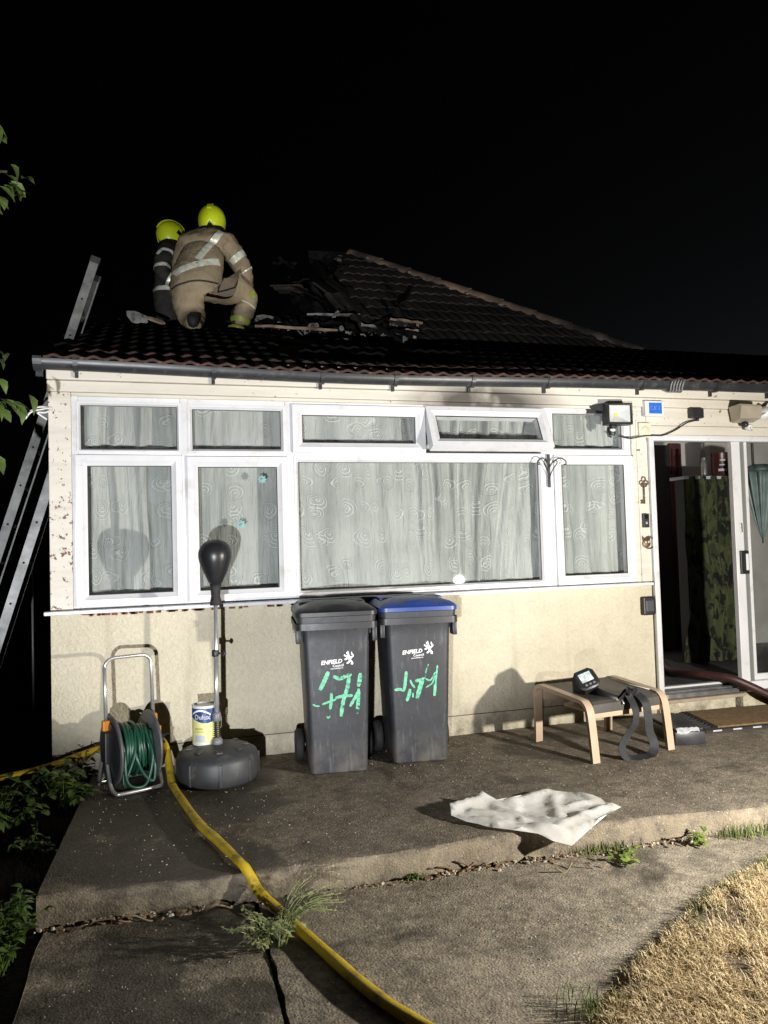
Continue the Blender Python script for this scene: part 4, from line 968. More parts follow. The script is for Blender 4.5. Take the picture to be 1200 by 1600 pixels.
gb = MB(); cyl_patch(gb, 0.0816, 224, 268, lambda t: 0.080, lambda t: 0.086); cyl_patch(gb, 0.0816, 224, 262, lambda t: 0.094, lambda t: 0.106); gb.build('small_print', mk('olive_print', (0.45,0.43,0.12), None, 10, 0.5), pc)
sw = MB(); cyl_patch(sw, 0.0818, 208, 296, lambda t: 0.180+0.024*math.sin(PI*t), lambda t: 0.189+0.026*math.sin(PI*t)); sw.build('white_swoosh', M['print'], pc)
vs, fs = text_mb('Dulux', 0.040, 0.0, 0.0012); tb = MB()
tb.add([(0.0822*math.cos(R(224)+(v.x)/0.0815), 0.0822*math.sin(R(224)+(v.x)/0.0815), 0.158+v.y) for v in vs], fs); tb.build('lettering', M['print'], pc)
MB().tube([(0.083, 0.0, 0.20), (0.095, -0.01, 0.15), (0.094, -0.03, 0.10), (0.084, -0.05, 0.09)], 0.002, 5).build('wire_handle', M['steel'], pc)

# ------------------------------------------------------------------ garden hose reel
hr = thing('hose_reel', 'garden hose reel with chrome carry frame and green hose wound between grey discs', 'hose reel', (-0.165, -0.335, 0.0), R(20))
hp = [(-0.140, 0, 0.40)] + [(-0.140, 0.015, 0.70)] + [(x-0.080, 0.018, z) for x, _, z in arc(0, 0.70, 0.06, 180, 90, 5)] + [(x+0.080, 0.018, z) for x, _, z in arc(0, 0.70, 0.06, 90, 0, 5)] + [(0.140, 0, 0.40)]
MB().tube(hp, 0.011, 10).build('handle', M['steel'], hr)
ff_ = [(-0.140, 0.0, 0.36), (-0.145, -0.02, 0.20), (-0.147, -0.10, 0.05), (-0.135, -0.145, 0.016), (-0.10, -0.165, 0.012), (0.10, -0.165, 0.012), (0.135, -0.145, 0.016), (0.147, -0.10, 0.05), (0.145, -0.02, 0.20), (0.140, 0, 0.36)]
MB().tube(spline(ff_, 4), 0.011, 10).build('foot_frame', M['steel'], hr)
rf_ = [(-0.140, 0.02, 0.30), (-0.147, 0.13, 0.02), (-0.12, 0.16, 0.012), (0.12, 0.16, 0.012), (0.147, 0.13, 0.02), (0.140, 0.02, 0.30)]
MB().tube(spline(rf_, 4), 0.011, 10).build('foot_frame', M['steel'], hr)
for sx in (-1, 1):
    Mx = Matrix.Translation((sx*0.108, -0.01, 0.225)) @ Matrix.Rotation(PI/2*sx, 4, 'Y')
    MB().lathe([(0.05, -0.006), (0.195, -0.006), (0.205, 0.0), (0.205, 0.010), (0.196, 0.016), (0.18, 0.010), (0.10, 0.012), (0.05, 0.018), (0.0, 0.018)], 40, Mx).build('disc', M['disc_plastic'], hr, auto=40)
    MB().lathe([(0.0, 0.0185), (0.165, 0.0135), (0.168, 0.020), (0.150, 0.026), (0.0, 0.030)], 36, Mx).build('disc_cover', M['black_plastic'], hr, auto=40)
    MB().box(sx*0.142-0.020, -0.022, 0.345, sx*0.142+0.020, 0.022, 0.405, 0.006).build('clip', M['orange'], hr)
    MB().box(sx*0.146-0.016, -0.05, 0.16, sx*0.146+0.016, 0.04, 0.344, 0.008).build('bearing_arm', M['black_plastic'], hr)
MB().box(0.165, -0.035, 0.16, 0.178, 0.000, 0.33, 0.003).build('side_badge', M['orange'], hr)
bd = MB(); 
for i in range(7): bd.box(0.1782, -0.027, 0.185+i*0.017, 0.1792, -0.009, 0.193+i*0.017)
bd.build('badge_print', mk('brown_print', (0.25,0.09,0.01), None, 10, 0.5), hr)
ck = MB(); ck.tube([(0.12, -0.01, 0.225), (0.20, -0.01, 0.225), (0.205, 0.05, 0.245), (0.26, 0.05, 0.245)], 0.011, 8); ck.build('crank', M['black_plastic'], hr)
MB().lathe([(0.02, 0), (0.075, 0.0), (0.075, 0.21), (0.02, 0.21)], 24, Matrix.Translation((-0.105, -0.01, 0.225)) @ Matrix.Rotation(PI/2, 4, 'Y')).build('drum', M['black_plastic'], hr)
r9 = random.Random(9)
for k in range(24):
    lay = k // 9; x = -0.088 + (k % 9)*0.022 + r9.uniform(-.006,.006); rr = 0.098+0.022*lay+r9.uniform(-.004,.010); dx = r9.uniform(-.030,.030); ph = r9.uniform(0, 6.28); sl = r9.uniform(0, .03) if lay else 0
    pts = [(max(-0.093, min(0.093, x+dx*math.sin(a+ph))), -0.01-0.02*sl*10*max(0, -math.sin(a))*0.3+rr*math.cos(a), 0.225+rr*math.sin(a)-sl*max(0, -math.sin(a))) for a in [2*PI*i/26 for i in range(26)]]
    MB().tube(pts, 0.0092, 7, closed=True).build('hose_coil', M['hose_green'], hr)
for pts in ([(-0.07,-0.07,0.36),(-0.085,-0.16,0.22),(-0.080,-0.185,0.08),(-0.02,-0.182,0.035),(0.04,-0.178,0.06),(0.075,-0.165,0.20),(0.06,-0.08,0.35)],
            [(-0.03,-0.10,0.35),(-0.02,-0.17,0.20),(0.02,-0.175,0.10),(0.075,-0.172,0.055),(0.09,-0.16,0.15),(0.085,-0.10,0.33)],
            [(0.0,-0.09,0.36),(-0.03,-0.165,0.22),(-0.075,-0.172,0.10),(-0.09,-0.165,0.05),(-0.092,-0.15,0.12),(-0.088,-0.08,0.33)]):
    MB().tube(spline(pts, 6), 0.0095, 7).build('slack_loop', M['hose_green'], hr)

# ------------------------------------------------------------------ fire hoses
fh = spline([(-2.6,-0.05,-0.05), (-1.6,-0.02,-0.02), (-0.95,-0.10,0.060), (-0.66,-0.13,0.105), (-0.44,-0.14,0.165), (-0.34,-0.13,0.19), (-0.20,-0.10,0.21), (-0.05,-0.14,0.235), (0.03,-0.25,0.205), (0.055,-0.36,0.10), (0.068,-0.48,0.034), (0.085,-0.62,0.026), (0.181,-1.19,0.026), (0.255,-1.47,0.026), (0.318,-1.72,0.026), (0.350,-1.80,0.008), (0.395,-1.865,-0.065), (0.454,-1.99,-0.092), (0.558,-2.335,-0.095), (0.661,-2.672,-0.095), (0.765,-2.90,-0.092), (0.93,-3.20,-0.075), (1.3,-3.8,-0.06), (1.9,-4.8,-0.06)], 10)
h1 = MB().tube(fh, [0.0235 + 0.0016*math.sin(i*0.21)+0.0008*math.sin(i*0.9) for i in range(len(fh))], 16, flat=0.82).build('fire_hose', M['hose_yellow'])
ul = h1.data.uv_layers.new(name='UVMap')
for p_ in h1.data.polygons:
    ks = [v % 16 for v in p_.vertices]; wrap = max(ks)-min(ks) > 8 and len(ks) == 4
    for li, v in zip(p_.loop_indices, p_.vertices): ul.data[li].uv = ((v//16)*0.035, ((v % 16)+(16 if wrap and v % 16 < 8 else 0))/16)
tag(h1, 'yellow fire hose curving from behind the reel down across the concrete step', 'fire hose')
bh = spline([(4.75,1.6,0.20), (4.45,0.95,0.22), (4.20,0.45,0.235), (4.16,0.20,0.255), (4.22,0.04,0.262), (4.33,-0.12,0.245), (4.45,-0.20,0.185), (4.62,-0.28,0.095), (4.82,-0.42,0.045), (5.2,-0.7,0.035), (5.8,-1.2,0.035)], 9)
tag(MB().tube(bh, 0.031, 14).build('fire_hose', M['hose_brown']), 'dark maroon hose coming out over the sliding door threshold', 'fire hose')

# ------------------------------------------------------------------ footstool, thermal camera
fs_ = thing('footstool', 'low birch bentwood footstool with worn dark leather top', 'footstool', (2.83, -0.600, 0.0), R(7.0))
def bent(sx):
    P = [(-0.335, 0.0), (-0.322, 0.12), (-0.305, 0.25), (-0.290, 0.315), (-0.262, 0.348), (-0.22, 0.360), (-0.05, 0.372), (0.12, 0.384), (0.20, 0.388), (0.235, 0.378), (0.252, 0.350), (0.258, 0.30), (0.262, 0.15), (0.268, 0.0)]
    P = [(p.x, p.y) for p in spline([(a, b, 0) for a, b in P], 4)]; rg = []
    for i, (y, z) in enumerate(P):
        a, b = P[max(0, i-1)], P[min(len(P)-1, i+1)]; t = Vector((b[0]-a[0], b[1]-a[1])).normalized(); n = Vector((-t.y, t.x))*0.0125
        rg.append([Vector((sx*0.30-0.027, y+n.x, z+n.y)), Vector((sx*0.30+0.027, y+n.x, z+n.y)), Vector((sx*0.30+0.027, y-n.x, z-n.y)), Vector((sx*0.30-0.027, y-n.x, z-n.y))])
    return MB().loft(rg).build('bentwood_leg', M['birch'], fs_, auto=40)
bent(-1); bent(1)
MB().box(-0.272, -0.285, 0.255, 0.272, -0.262, 0.318, 0.003).build('front_rail', M['birch'], fs_)
MB().box(-0.272, 0.222, 0.285, 0.272, 0.244, 0.345, 0.003).build('back_rail', M['birch'], fs_)
for sx in (-0.10, 0.12): MB().box(sx-0.03, -0.20, 0.235, sx+0.03, 0.20, 0.254, 0.003).build('slat', M['birch'], fs_)
st = MB(); rg = []
for i, (y, z, h) in enumerate(((-0.292,0.305,0.018),(-0.290,0.335,0.020),(-0.272,0.352,0.020),(-0.20,0.362,0.018),(0.0,0.366,0.02),(0.15,0.380,0.02),(0.222,0.386,0.018))):
    rg.append([Vector((-0.268, y, z-h)), Vector((0.268, y, z-h)), Vector((0.268, y, z)), Vector((0.262, y, z+0.006)), Vector((0.0, y, z+0.004+0.004*math.sin(i))), Vector((-0.262, y, z+0.006)), Vector((-0.268, y, z))])
st.loft(rg); st.build('seat', M['leather'], fs_, auto=35)
pp = MB().tube([(0.2685, -0.20, 0.372), (0.2685, 0.0, 0.376), (0.2685, 0.18, 0.390)], 0.003, 5).build('piping', M['print'], fs_)
tc = thing('thermal_camera', 'black handheld thermal camera with small lit screen lying on the footstool', 'camera', (2.690, -0.690, 0.430), R(-22))
# body axis: screen faces the viewer and up
TB_ = Matrix.Rotation(R(-38), 4, 'X') @ Matrix.Rotation(R(-24), 4, 'Y') @ Matrix.Scale(1.16, 4)
def oct_ring(w, h, c, y): return [TB_ @ Vector(p) for p in ((-w/2+c,y,-h/2),(w/2-c,y,-h/2),(w/2,y,-h/2+c),(w/2,y,h/2-c),(w/2-c,y,h/2),(-w/2+c,y,h/2),(-w/2,y,h/2-c),(-w/2,y,-h/2+c))]
MB().loft([oct_ring(.085,.085,.02,.115), oct_ring(.11,.105,.025,.09), oct_ring(.128,.122,.022,-.02), oct_ring(.128,.122,.022,-.055), oct_ring(.112,.106,.022,-.062)]).build('body', M['black_plastic'], tc, auto=30)
sc_ = MB().box(-0.036, -0.0645, -0.018, 0.036, -0.0615, 0.036, 0, TB_).build('screen', M['screen'], tc)
for i in range(3): MB().box(-0.03+i*0.024, -0.066, -0.042, -0.014+i*0.024, -0.061, -0.030, 0.002, TB_).build('button', M['grey_plastic'], tc)
hnd = MB().tube([TB_ @ Vector((0.01, 0.01, -0.05)), TB_ @ Vector((0.05, -0.02, -0.12)), TB_ @ Vector((0.095, -0.030, -0.185))], [0.034, 0.029, 0.032], 12, flat=1.2).build('handle', M['black_plastic'], tc)
e_ = TB_ @ Vector((0.095, -0.030, -0.19)); MB().tube([e_+Vector((.0,.0,.012)), e_+Vector((.012,-.012,.02)), e_+Vector((.02,-.03,.0))], 0.006, 6).build('strap_ring', M['steel'], tc)
# strap in world coordinates, parented to the camera
Ti = (Matrix.Translation(tc.location) @ Matrix.Rotation(R(-22), 4, 'Z')).inverted()
def strap(pts, axis, w=0.052): 
    P = spline(pts, 7); MB().ribbon([Ti @ p for p in P], w, Ti.to_3x3() @ Vector(axis), 0.003).build('strap', M['webbing'], tc)
w0 = Matrix.Translation(tc.location) @ Matrix.Rotation(R(-22), 4, 'Z') @ e_
print('strap start', w0)
strap([w0+Vector((0,0,.012)), (w0.x+0.035, w0.y-0.035, 0.398), (w0.x+0.052, -0.905, 0.372), (w0.x+0.060, -0.955, 0.300), (w0.x+0.050, -0.965, 0.22), (w0.x+0.0, -0.965, 0.155), (w0.x-0.055, -0.975, 0.095), (w0.x-0.06, -0.985, 0.045), (w0.x-0.02, -0.99, 0.014), (w0.x+0.06, -0.995, 0.010), (w0.x+0.15, -0.99, 0.016)], (1, 0.15, 0.1))
strap([w0+Vector((0.01,0.01,.012)), (w0.x+0.07, w0.y-0.005, 0.405), (w0.x+0.125, -0.875, 0.382), (w0.x+0.150, -0.935, 0.330), (w0.x+0.158, -0.945, 0.24), (w0.x+0.165, -0.945, 0.15), (w0.x+0.185, -0.95, 0.09), (w0.x+0.18, -0.965, 0.05), (w0.x+0.145, -0.985, 0.022), (w0.x+0.10, -0.995, 0.012)], (1, -0.1, 0.1), 0.056)

# ------------------------------------------------------------------ case, doormat, sheet
cs = thing('tool_case', 'small black tool case with torn silver film lying beside the footstool', 'case', (3.400, -0.640, 0.0), R(-12))
MB().box(-0.105, -0.225, 0.002, 0.105, 0.26, 0.092, 0.010).build('body', M['bag'], cs, auto=35)
MB().box(-0.098, -0.212, 0.0925, 0.098, 0.25, 0.112, 0.008).build('lid', M['bag'], cs, auto=35)
fm = MB(); rr_ = random.Random(4); vs = []
for i in range(13):
    for j, (y, z) in enumerate(((-0.200,0.1145),(-0.208,0.1142),(-0.2155,0.110),(-0.2275,0.096),(-0.2285,0.088))):
        vs.append((-0.09+i*0.0128, y+rr_.uniform(-.010,.010)*(j == 0), z+rr_.uniform(-.002,.004)-0.012*(j == 4)*math.sin(i*0.5)))
fm.add(vs, [(i*5+j, (i+1)*5+j, (i+1)*5+j+1, i*5+j+1) for i in range(12) for j in range(4)]); fm.build('torn_film', M['film'], cs)
sm2 = MB().box(-0.106, -0.2265, 0.088, 0.106, 0.262, 0.0915).build('seam', M['rubber'], cs)
dm = thing('doormat', 'brown coir doormat with slotted rubber border on the concrete below the door', 'doormat', (4.28, -0.385, 0.004), R(-4))
skew = Matrix(((1, 0.16, 0, 0), (0, 1, 0, 0), (0, 0, 1, 0), (0, 0, 0, 1)))
MB().box(-0.43, -0.235, 0.004, 0.50, 0.25, 0.022, 0.004, skew).build('coir_pad', M['coir'], dm)
bo = MB(); 
for a in ((-0.555,-0.270,-0.535,0.27), (-0.452,-0.236,-0.432,0.27)): bo.box(a[0], a[1], 0.0, a[2], a[3], 0.014, 0.002, skew)
bo.box(-0.5555, -0.292, 0.0, 0.56, -0.2705, 0.014, 0.002, skew); bo.box(-0.534, -0.262, 0.0, 0.56, -0.2375, 0.012, 0.002, skew)
for i in range(10): bo.box(-0.5345, -0.232+i*0.052, 0.0, -0.4525, -0.212+i*0.052, 0.012, 0.002, skew)
bo = bo.build('rubber_border', M['rubber'], dm)
for i in range(6): MB().box(-0.50+i*0.16, -0.2935, 0.003, -0.43+i*0.16, -0.2921, 0.013, 0, skew).build('edge_mark', M['label_grey'], bo)
def sheet():
    out = [(1.372,-1.552),(1.400,-1.470),(1.500,-1.400),(1.612,-1.372),(1.700,-1.440),(1.800,-1.440),(1.900,-1.380),(2.008,-1.345),(2.10,-1.395),(2.175,-1.430),(2.27,-1.60),(2.315,-1.725),(2.180,-1.790),(2.03,-1.880),(1.85,-1.960),(1.770,-1.915),(1.720,-1.860),(1.600,-1.810),(1.52,-1.750),(1.470,-1.680),(1.42,-1.640)]
    out = [(1.385+(x-1.372)*0.91, y-0.015) for x, y in out]
    r = random.Random(12); co = [Vector(p) for p in out]; ne = len(co); pts = list(co)
    def inside(px, py):
        c = False; j = ne-1
        for i in range(ne):
            xi, yi = out[i]; xj, yj = out[j]
            if (yi > py) != (yj > py) and px < (xj-xi)*(py-yi)/(yj-yi)+xi: c = not c
            j = i
        return c
    while len(pts) < 900:
        p = Vector((r.uniform(1.36, 2.34), r.uniform(-2.04, -1.34)))
        if inside(p.x, p.y) and min((p-q_).length for q_ in pts) > 0.014: pts.append(p)
    v2, e2, f2, *_ = geometry.delaunay_2d_cdt(pts, [(i, (i+1) % ne) for i in range(ne)], [list(range(ne))], 1, 1e-5)
    ridges = []
    for a, b, h, w in (((1.40,-1.50),(1.62,-1.42),.100,.06), ((1.50,-1.55),(1.66,-1.66),.060,.05), ((1.62,-1.42),(1.70,-1.72),.050,.04), ((1.42,-1.60),(1.60,-1.72),.045,.05), ((1.76,-1.47),(2.02,-1.40),.055,.05), ((2.03,-1.40),(1.84,-1.84),.040,.04), ((1.84,-1.84),(2.20,-1.70),.045,.03), ((2.10,-1.46),(2.27,-1.70),.040,.035), ((1.68,-1.60),(1.86,-1.83),.050,.035), ((1.72,-1.80),(1.83,-1.90),.045,.04), ((1.60,-1.60),(1.55,-1.75),.045,.03), ((2.0,-1.62),(2.24,-1.60),.03,.03), ((2.04,-1.88),(2.2,-1.80),.03,.03)):
        ridges.append((Vector(a), Vector(b), h, w))
    sites = [Vector((r.uniform(1.36,2.34), r.uniform(-2.05,-1.34))) for _ in range(22)]; grads = [Vector((r.uniform(-.13,.13), r.uniform(-.13,.13))) for _ in sites]
    vs = []
    for v in v2:
        z = 0.006 + r.uniform(0, .004)
        for a, b, h, w in ridges:
            t = max(0, min(1, (v-a).dot(b-a)/(b-a).length_squared)); d = (v-(a+(b-a)*t)).length
            z = max(z, h*max(0, 1-(d/(w*1.7))**0.8))
        ds = sorted((v-q_).length for q_ in sites); k_ = min(range(len(sites)), key=lambda i_: (v-sites[i_]).length); g_ = grads[k_]
        z = 0.010 + (z-0.010)*0.55 + max(0.0, 0.010 + g_.dot(v-sites[k_]))*min(1.0, (ds[1]-ds[0])/0.035) + 0.005*math.exp(-((ds[1]-ds[0])/0.012)**2)
        over = edge_y(v.x) - v.y
        if over > -0.06: z = max(z, 0.020)
        if over > 0.012: z -= min(0.10, (over-0.012)*0.42)
        if over > 0.0: z = max(z, -0.105)
        vs.append((v.x, v.y, z))
    mb = MB(); mb.add(vs, [tuple(f) for f in f2])
    o = mb.build('plastic_sheet', M['sheet'], auto=60)
    return tag(o, 'crumpled white polythene sheet lying over the edge of the concrete step', 'plastic sheet')
sheet()

# ------------------------------------------------------------------ fittings on the wall
fl = thing('floodlight', 'black square floodlight with motion sensor fixed beside the top window', 'floodlight', (3.405, -0.115, 2.325), R(-4))
tl_ = Matrix.Rotation(R(6), 4, 'X')
MB().frame(-0.105, -0.082, 0.105, 0.082, [(0, 0.05), (0, -0.035), (0.008, -0.042), (0.014, -0.040), (0.018, -0.030), (0.018, 0.0), (0.05, 0.05)]).build('housing', M['black_plastic'], fl, auto=30)
MB().box(-0.085, 0.035, -0.065, 0.085, 0.075, 0.065, 0.01).build('heat_sink', M['black_plastic'], fl)
rfl = MB(); a_ = [(-0.087,-0.028,-0.064),(0.087,-0.028,-0.064),(0.087,-0.028,0.064),(-0.087,-0.028,0.064)]; b_ = [(-0.012,0.028,-0.010),(0.012,0.028,-0.010),(0.012,0.028,0.010),(-0.012,0.028,0.010)]
rfl.add(a_+b_, [(0,1,5,4),(1,2,6,5),(2,3,7,6),(3,0,4,7)]); rfl.build('reflector', M['reflector'], fl)
MB().box(-0.0125, 0.0235, -0.0105, 0.0125, 0.0275, 0.0105).build('led_chip', M['chip'], fl)
MB().box(-0.0875, -0.0325, -0.0645, 0.0875, -0.0305, 0.0645).build('front_glass', M['glass'], fl)
bk = MB(); bk.add([(-0.21,0.10,0.085),(-0.105,0.03,0.085),(-0.105,0.03,0.03),(-0.21,0.10,0.070),(-0.21,0.114,0.085),(-0.105,0.05,0.085),(-0.105,0.05,0.03),(-0.21,0.114,0.070)], [(0,1,2,3),(4,5,6,7),(0,1,5,4),(1,2,6,5),(2,3,7,6),(3,0,4,7)])
bk.box(-0.21, 0.10, 0.02, 0.10, 0.112, 0.09, 0.003); bk.build('bracket', M['black_plastic'], fl)
pr_ = MB(); pr_.box(-0.055, 0.0, -0.105, -0.010, 0.05, -0.083, 0.004); pr_.lathe([(0.0, 0), (0.022, 0.0), (0.028, 0.02), (0.026, 0.042), (0.016, 0.055), (0.0, 0.058)], 18, Matrix.Translation((-0.060, -0.010, -0.162))); pr_ = pr_.build('motion_sensor', M['black_plastic'], fl, auto=40)
MB().lathe([(0.0, -0.012), (0.015, -0.006), (0.0225, 0.008), (0.023, 0.022)], 18, Matrix.Translation((-0.061, -0.018, -0.140)), cap=False).build('sensor_lens', M['upvc'], pr_)
MB().tube([(-0.085, 0.0, -0.10), (-0.095, 0.0, -0.14), (-0.085, 0.0, -0.168), (-0.06, 0.0, -0.175)], 0.007, 6).build('sensor_arm', M['black_plastic'], pr_)
ab = thing('alarm_box', 'small white box with a blue label above the door post', 'alarm box', (3.775, -0.022, 2.388), R(0))
MB().box(-0.088, -0.045, -0.063, 0.088, 0.0, 0.060, 0.006).build('case', M['upvc'], ab)
sb = MB().box(-0.055, -0.0468, -0.042, 0.062, -0.0455, 0.044).build('label', M['sticker_blue'], ab)
lg = MB()
for k in range(9):                                                  # pale printed marks on the blue label
    a0 = 40*k; lg.tube([(-0.022+0.020*math.cos(R(a0+d)), -0.0472, 0.003+0.014*math.sin(R(a0+d))) for d in (0, 12, 24)], 0.0016, 4)
lg.tube([(0.010+0.016*math.cos(R(d)), -0.0472, 0.003+0.014*math.sin(R(d))) for d in range(60, 300, 20)], 0.0018, 4); lg.tube([(0.036, -0.0472, -0.012), (0.036, -0.0472, 0.017), (0.048, -0.0472, 0.010)], 0.0018, 4)
lg.build('label_print', mk('pale_blue_print', (0.25,0.40,0.75), None, 10, 0.5), sb)
jb = thing('junction_box', 'cream plastic junction box with a round cover above the door post', 'junction box', (3.700, -0.012, 2.215))
MB().box(-0.058, -0.030, -0.055, 0.052, 0.0, 0.062, 0.006).build('case', M['cream_plastic'], jb)
MB().lathe([(0.0, 0.0), (0.034, 0.0), (0.034, 0.006), (0.028, 0.010), (0.0, 0.010)], 24, Matrix.Translation((-0.004, -0.0305, 0.0)) @ Matrix.Rotation(PI/2, 4, 'X')).build('cover', M['cream_plastic'], jb, auto=40)
sk = thing('socket_box', 'small black cable box on the boards over the open door', 'socket box', (4.175, -0.014, 2.360))
MB().box(-0.060, -0.052, -0.040, 0.060, 0.0, 0.042, 0.008).build('case', M['black_plastic'], sk)
MB().tube([(0.010, -0.03, -0.040), (0.010, -0.03, -0.062)], 0.013, 8).build('gland', M['black_plastic'], sk)
cb_ = spline([(3.44,-0.06,2.165), (3.55,-0.05,2.150), (3.66,-0.05,2.168), (3.76,-0.045,2.176), (3.86,-0.040,2.180), (3.98,-0.040,2.225), (4.08,-0.042,2.280), (4.180,-0.046,2.305)], 6)
cbl = MB().tube(cb_, 0.0055, 6).build('cable', M['iron']); tag(cbl, 'thin dark cable looping from the floodlight to the black box', 'cable')
sl = thing('security_light', 'old beige twin security light hanging crooked over the sliding door', 'security light', (4.62, -0.02, 2.36))
hood = MB(); rg = []
for x, s_ in ((-0.155, 1.0), (0.0, 0.94), (0.05, 0.9)):
    rg.append([Vector((x+0.03, -0.02, 0.055*s_)), Vector((x+0.02, -0.155, 0.062*s_)), Vector((x+0.03, -0.16, 0.045*s_)), Vector((x+0.045, -0.13, -0.05*s_)), Vector((x+0.05, -0.03, -0.075*s_))])
hood.loft(rg).build('hood', M['shell_beige'], sl, auto=25)
MB().loft([[Vector((0.075, -0.03, -0.035)), Vector((0.075, -0.14, -0.035)), Vector((0.075, -0.14, -0.025)), Vector((0.075, -0.03, -0.025))], [Vector((0.235, -0.03, 0.045)), Vector((0.235, -0.18, 0.045)), Vector((0.235, -0.18, 0.065)), Vector((0.235, -0.03, 0.065))]]).build('front_flap', M['shell_beige'], sl, auto=25)
MB().lathe([(0.0, -0.045), (0.035, -0.045), (0.052, 0.0), (0.055, 0.045), (0.035, 0.06), (0.0, 0.06)], 22, Matrix.Translation((0.135, -0.095, -0.008)) @ Matrix.Rotation(R(70), 4, 'Y') @ Matrix.Rotation(R(35), 4, 'X')).build('lamp_globe', M['reflector'], sl, auto=40)
MB().lathe([(0.0, -0.02), (0.022, -0.018), (0.030, 0.0), (0.022, 0.02), (0.0, 0.022)], 16, Matrix.Translation((-0.005, -0.06, -0.090))).build('sensor_ball', M['black_plastic'], sl)
cp = MB().lathe([(0.010, -0.05), (0.030, -0.048), (0.034, -0.01), (0.012, 0.0)], 18, Matrix.Translation((0.03, -0.06, -0.085)), cap=False).build('sensor_cup', M['upvc'], sl, auto=40)
MB().tube([(0.012, -0.075, -0.09), (0.02, -0.09, -0.125), (0.035, -0.085, -0.118), (0.05, -0.07, -0.138)], 0.004, 5).build('loose_wire', M['iron'], sl)
ky = thing('key_ornament', 'bronze key shaped wall ornament on the narrow door post', 'ornament', (3.674, -0.024, 1.640))
k_ = MB(); k_.tube([(0, 0, 0.0), (0, 0, 0.135)], 0.0055, 8)
for zz in (0.05, 0.075, 0.10): k_.lathe([(0.004, -0.004), (0.008, 0), (0.004, 0.004)], 10, Matrix.Translation((0, 0, zz)))
for cx_, cz_, r_ in ((-0.022,0.165,0.017), (0.022,0.165,0.017), (0,0.193,0.018), (-0.013,0.148,0.013), (0.013,0.148,0.013)): k_.tube([(cx_+r_*math.cos(a), 0, cz_+r_*math.sin(a)) for a in [2*PI*i/16 for i in range(16)]], 0.0042, 6, closed=True)
k_.build('bow_and_shaft', M['brass'], ky)
b2 = MB(); b2.box(-0.034, -0.004, 0.002, -0.003, 0.004, 0.012); b2.box(-0.034, -0.004, 0.022, -0.003, 0.004, 0.032); b2.box(-0.028, -0.004, 0.0125, -0.018, 0.004, 0.0215); b2.build('bit', M['brass'], ky)
db = thing('doorbell', 'slim black video doorbell on the narrow door post', 'doorbell', (3.672, -0.018, 1.508))
MB().box(-0.027, -0.024, -0.054, 0.027, 0.0, 0.054, 0.004).build('case', M['black_plastic'], db)
MB().box(-0.014, -0.0255, 0.012, 0.014, -0.0243, 0.044).build('lens_window', M['visor'], db)
MB().lathe([(0.0, 0.0), (0.010, 0.0), (0.010, 0.002), (0.0, 0.0025)], 16, Matrix.Translation((0, -0.0243, -0.018)) @ Matrix.Rotation(PI/2, 4, 'X')).build('button', M['label_grey'], db)
ow = thing('owl_ornament', 'round bronze owl wall ornament below the doorbell', 'ornament', (3.690, -0.022, 1.335))
ring = MB(); ring.tube([(0.012+0.046*math.cos(a), 0, 0.046*math.sin(a)) for a in [2*PI*i/26 for i in range(26)]], 0.0055, 6, closed=True); ring.build('ring', M['brass'], ow)
bo_ = MB(); bo_.lathe([(0.0, 0.0), (0.035, 0.0), (0.034, 0.008), (0.018, 0.014), (0.0, 0.015)], 22, Matrix.Translation((-0.016, 0, -0.004)) @ Matrix.Rotation(PI/2, 4, 'X'))
for sx in (-1, 1): bo_.add([(-0.016+sx*0.012, -0.004, 0.030), (-0.016+sx*0.034, -0.004, 0.058), (-0.016+sx*0.036, -0.004, 0.018), (-0.016+sx*0.026, -0.012, 0.030)], [(0,1,3),(1,2,3),(0,3,2)])
bo_.build('owl_body', M['brass'], ow, auto=40)
for sx in (-1, 1): MB().lathe([(0.0, 0.0), (0.009, 0.0), (0.009, 0.003), (0.0, 0.005)], 12, Matrix.Translation((-0.016+sx*0.013, -0.014, 0.006)) @ Matrix.Rotation(PI/2, 4, 'X')).build('eye', M['cream_plastic'], ow)
ks = thing('key_safe', 'black key safe screwed to the rendered wall beside the door', 'key safe', (3.663, -0.002, 0.845))
MB().box(-0.052, -0.045, -0.072, 0.052, 0.0, 0.072, 0.012).build('case', M['black_plastic'], ks)
MB().box(-0.034, -0.052, -0.045, 0.038, -0.0455, 0.045, 0.006).build('cover', mk('slate_plastic', (0.06,0.065,0.075), None, 9, 0.45), ks)
hb_ = thing('basket_bracket', 'black wrought iron hanging bracket on the window mullion', 'bracket', (2.852, -0.012, 1.90))
ib = MB(); ib.box(-0.010, -0.012, -0.125, 0.010, 0.0, 0.125, 0.002)
for sx in (-1, 1):
    ib.tube(spline([(0, -0.01, 0.03), (sx*0.03, -0.03, 0.07), (sx*0.075, -0.05, 0.092), (sx*0.115, -0.055, 0.070), (sx*0.118, -0.055, 0.045), (sx*0.100, -0.055, 0.045)], 5), 0.0045, 6)
    ib.tube(spline([(0, -0.01, -0.06), (sx*0.02, -0.02, 0.0), (sx*0.055, -0.035, 0.055), (sx*0.045, -0.035, 0.075), (sx*0.030, -0.03, 0.062)], 5), 0.004, 6)
ib.build('scrollwork', M['iron'], hb_)
wc = MB(); 
for p in ([(-0.61,-0.01,2.305),(-0.66,-0.06,2.285),(-0.72,-0.09,2.262),(-0.755,-0.10,2.215)], [(-0.61,-0.01,2.300),(-0.68,-0.05,2.300),(-0.73,-0.07,2.268)], [(-0.61,-0.01,2.29),(-0.65,-0.05,2.265),(-0.69,-0.06,2.262),(-0.64,-0.03,2.225)]): wc.tube(spline(p, 5), 0.006, 6)
tag(wc.build('cut_cables', M['cable_white']), 'cut white cable ends poking from the corner of the wall', 'cables')

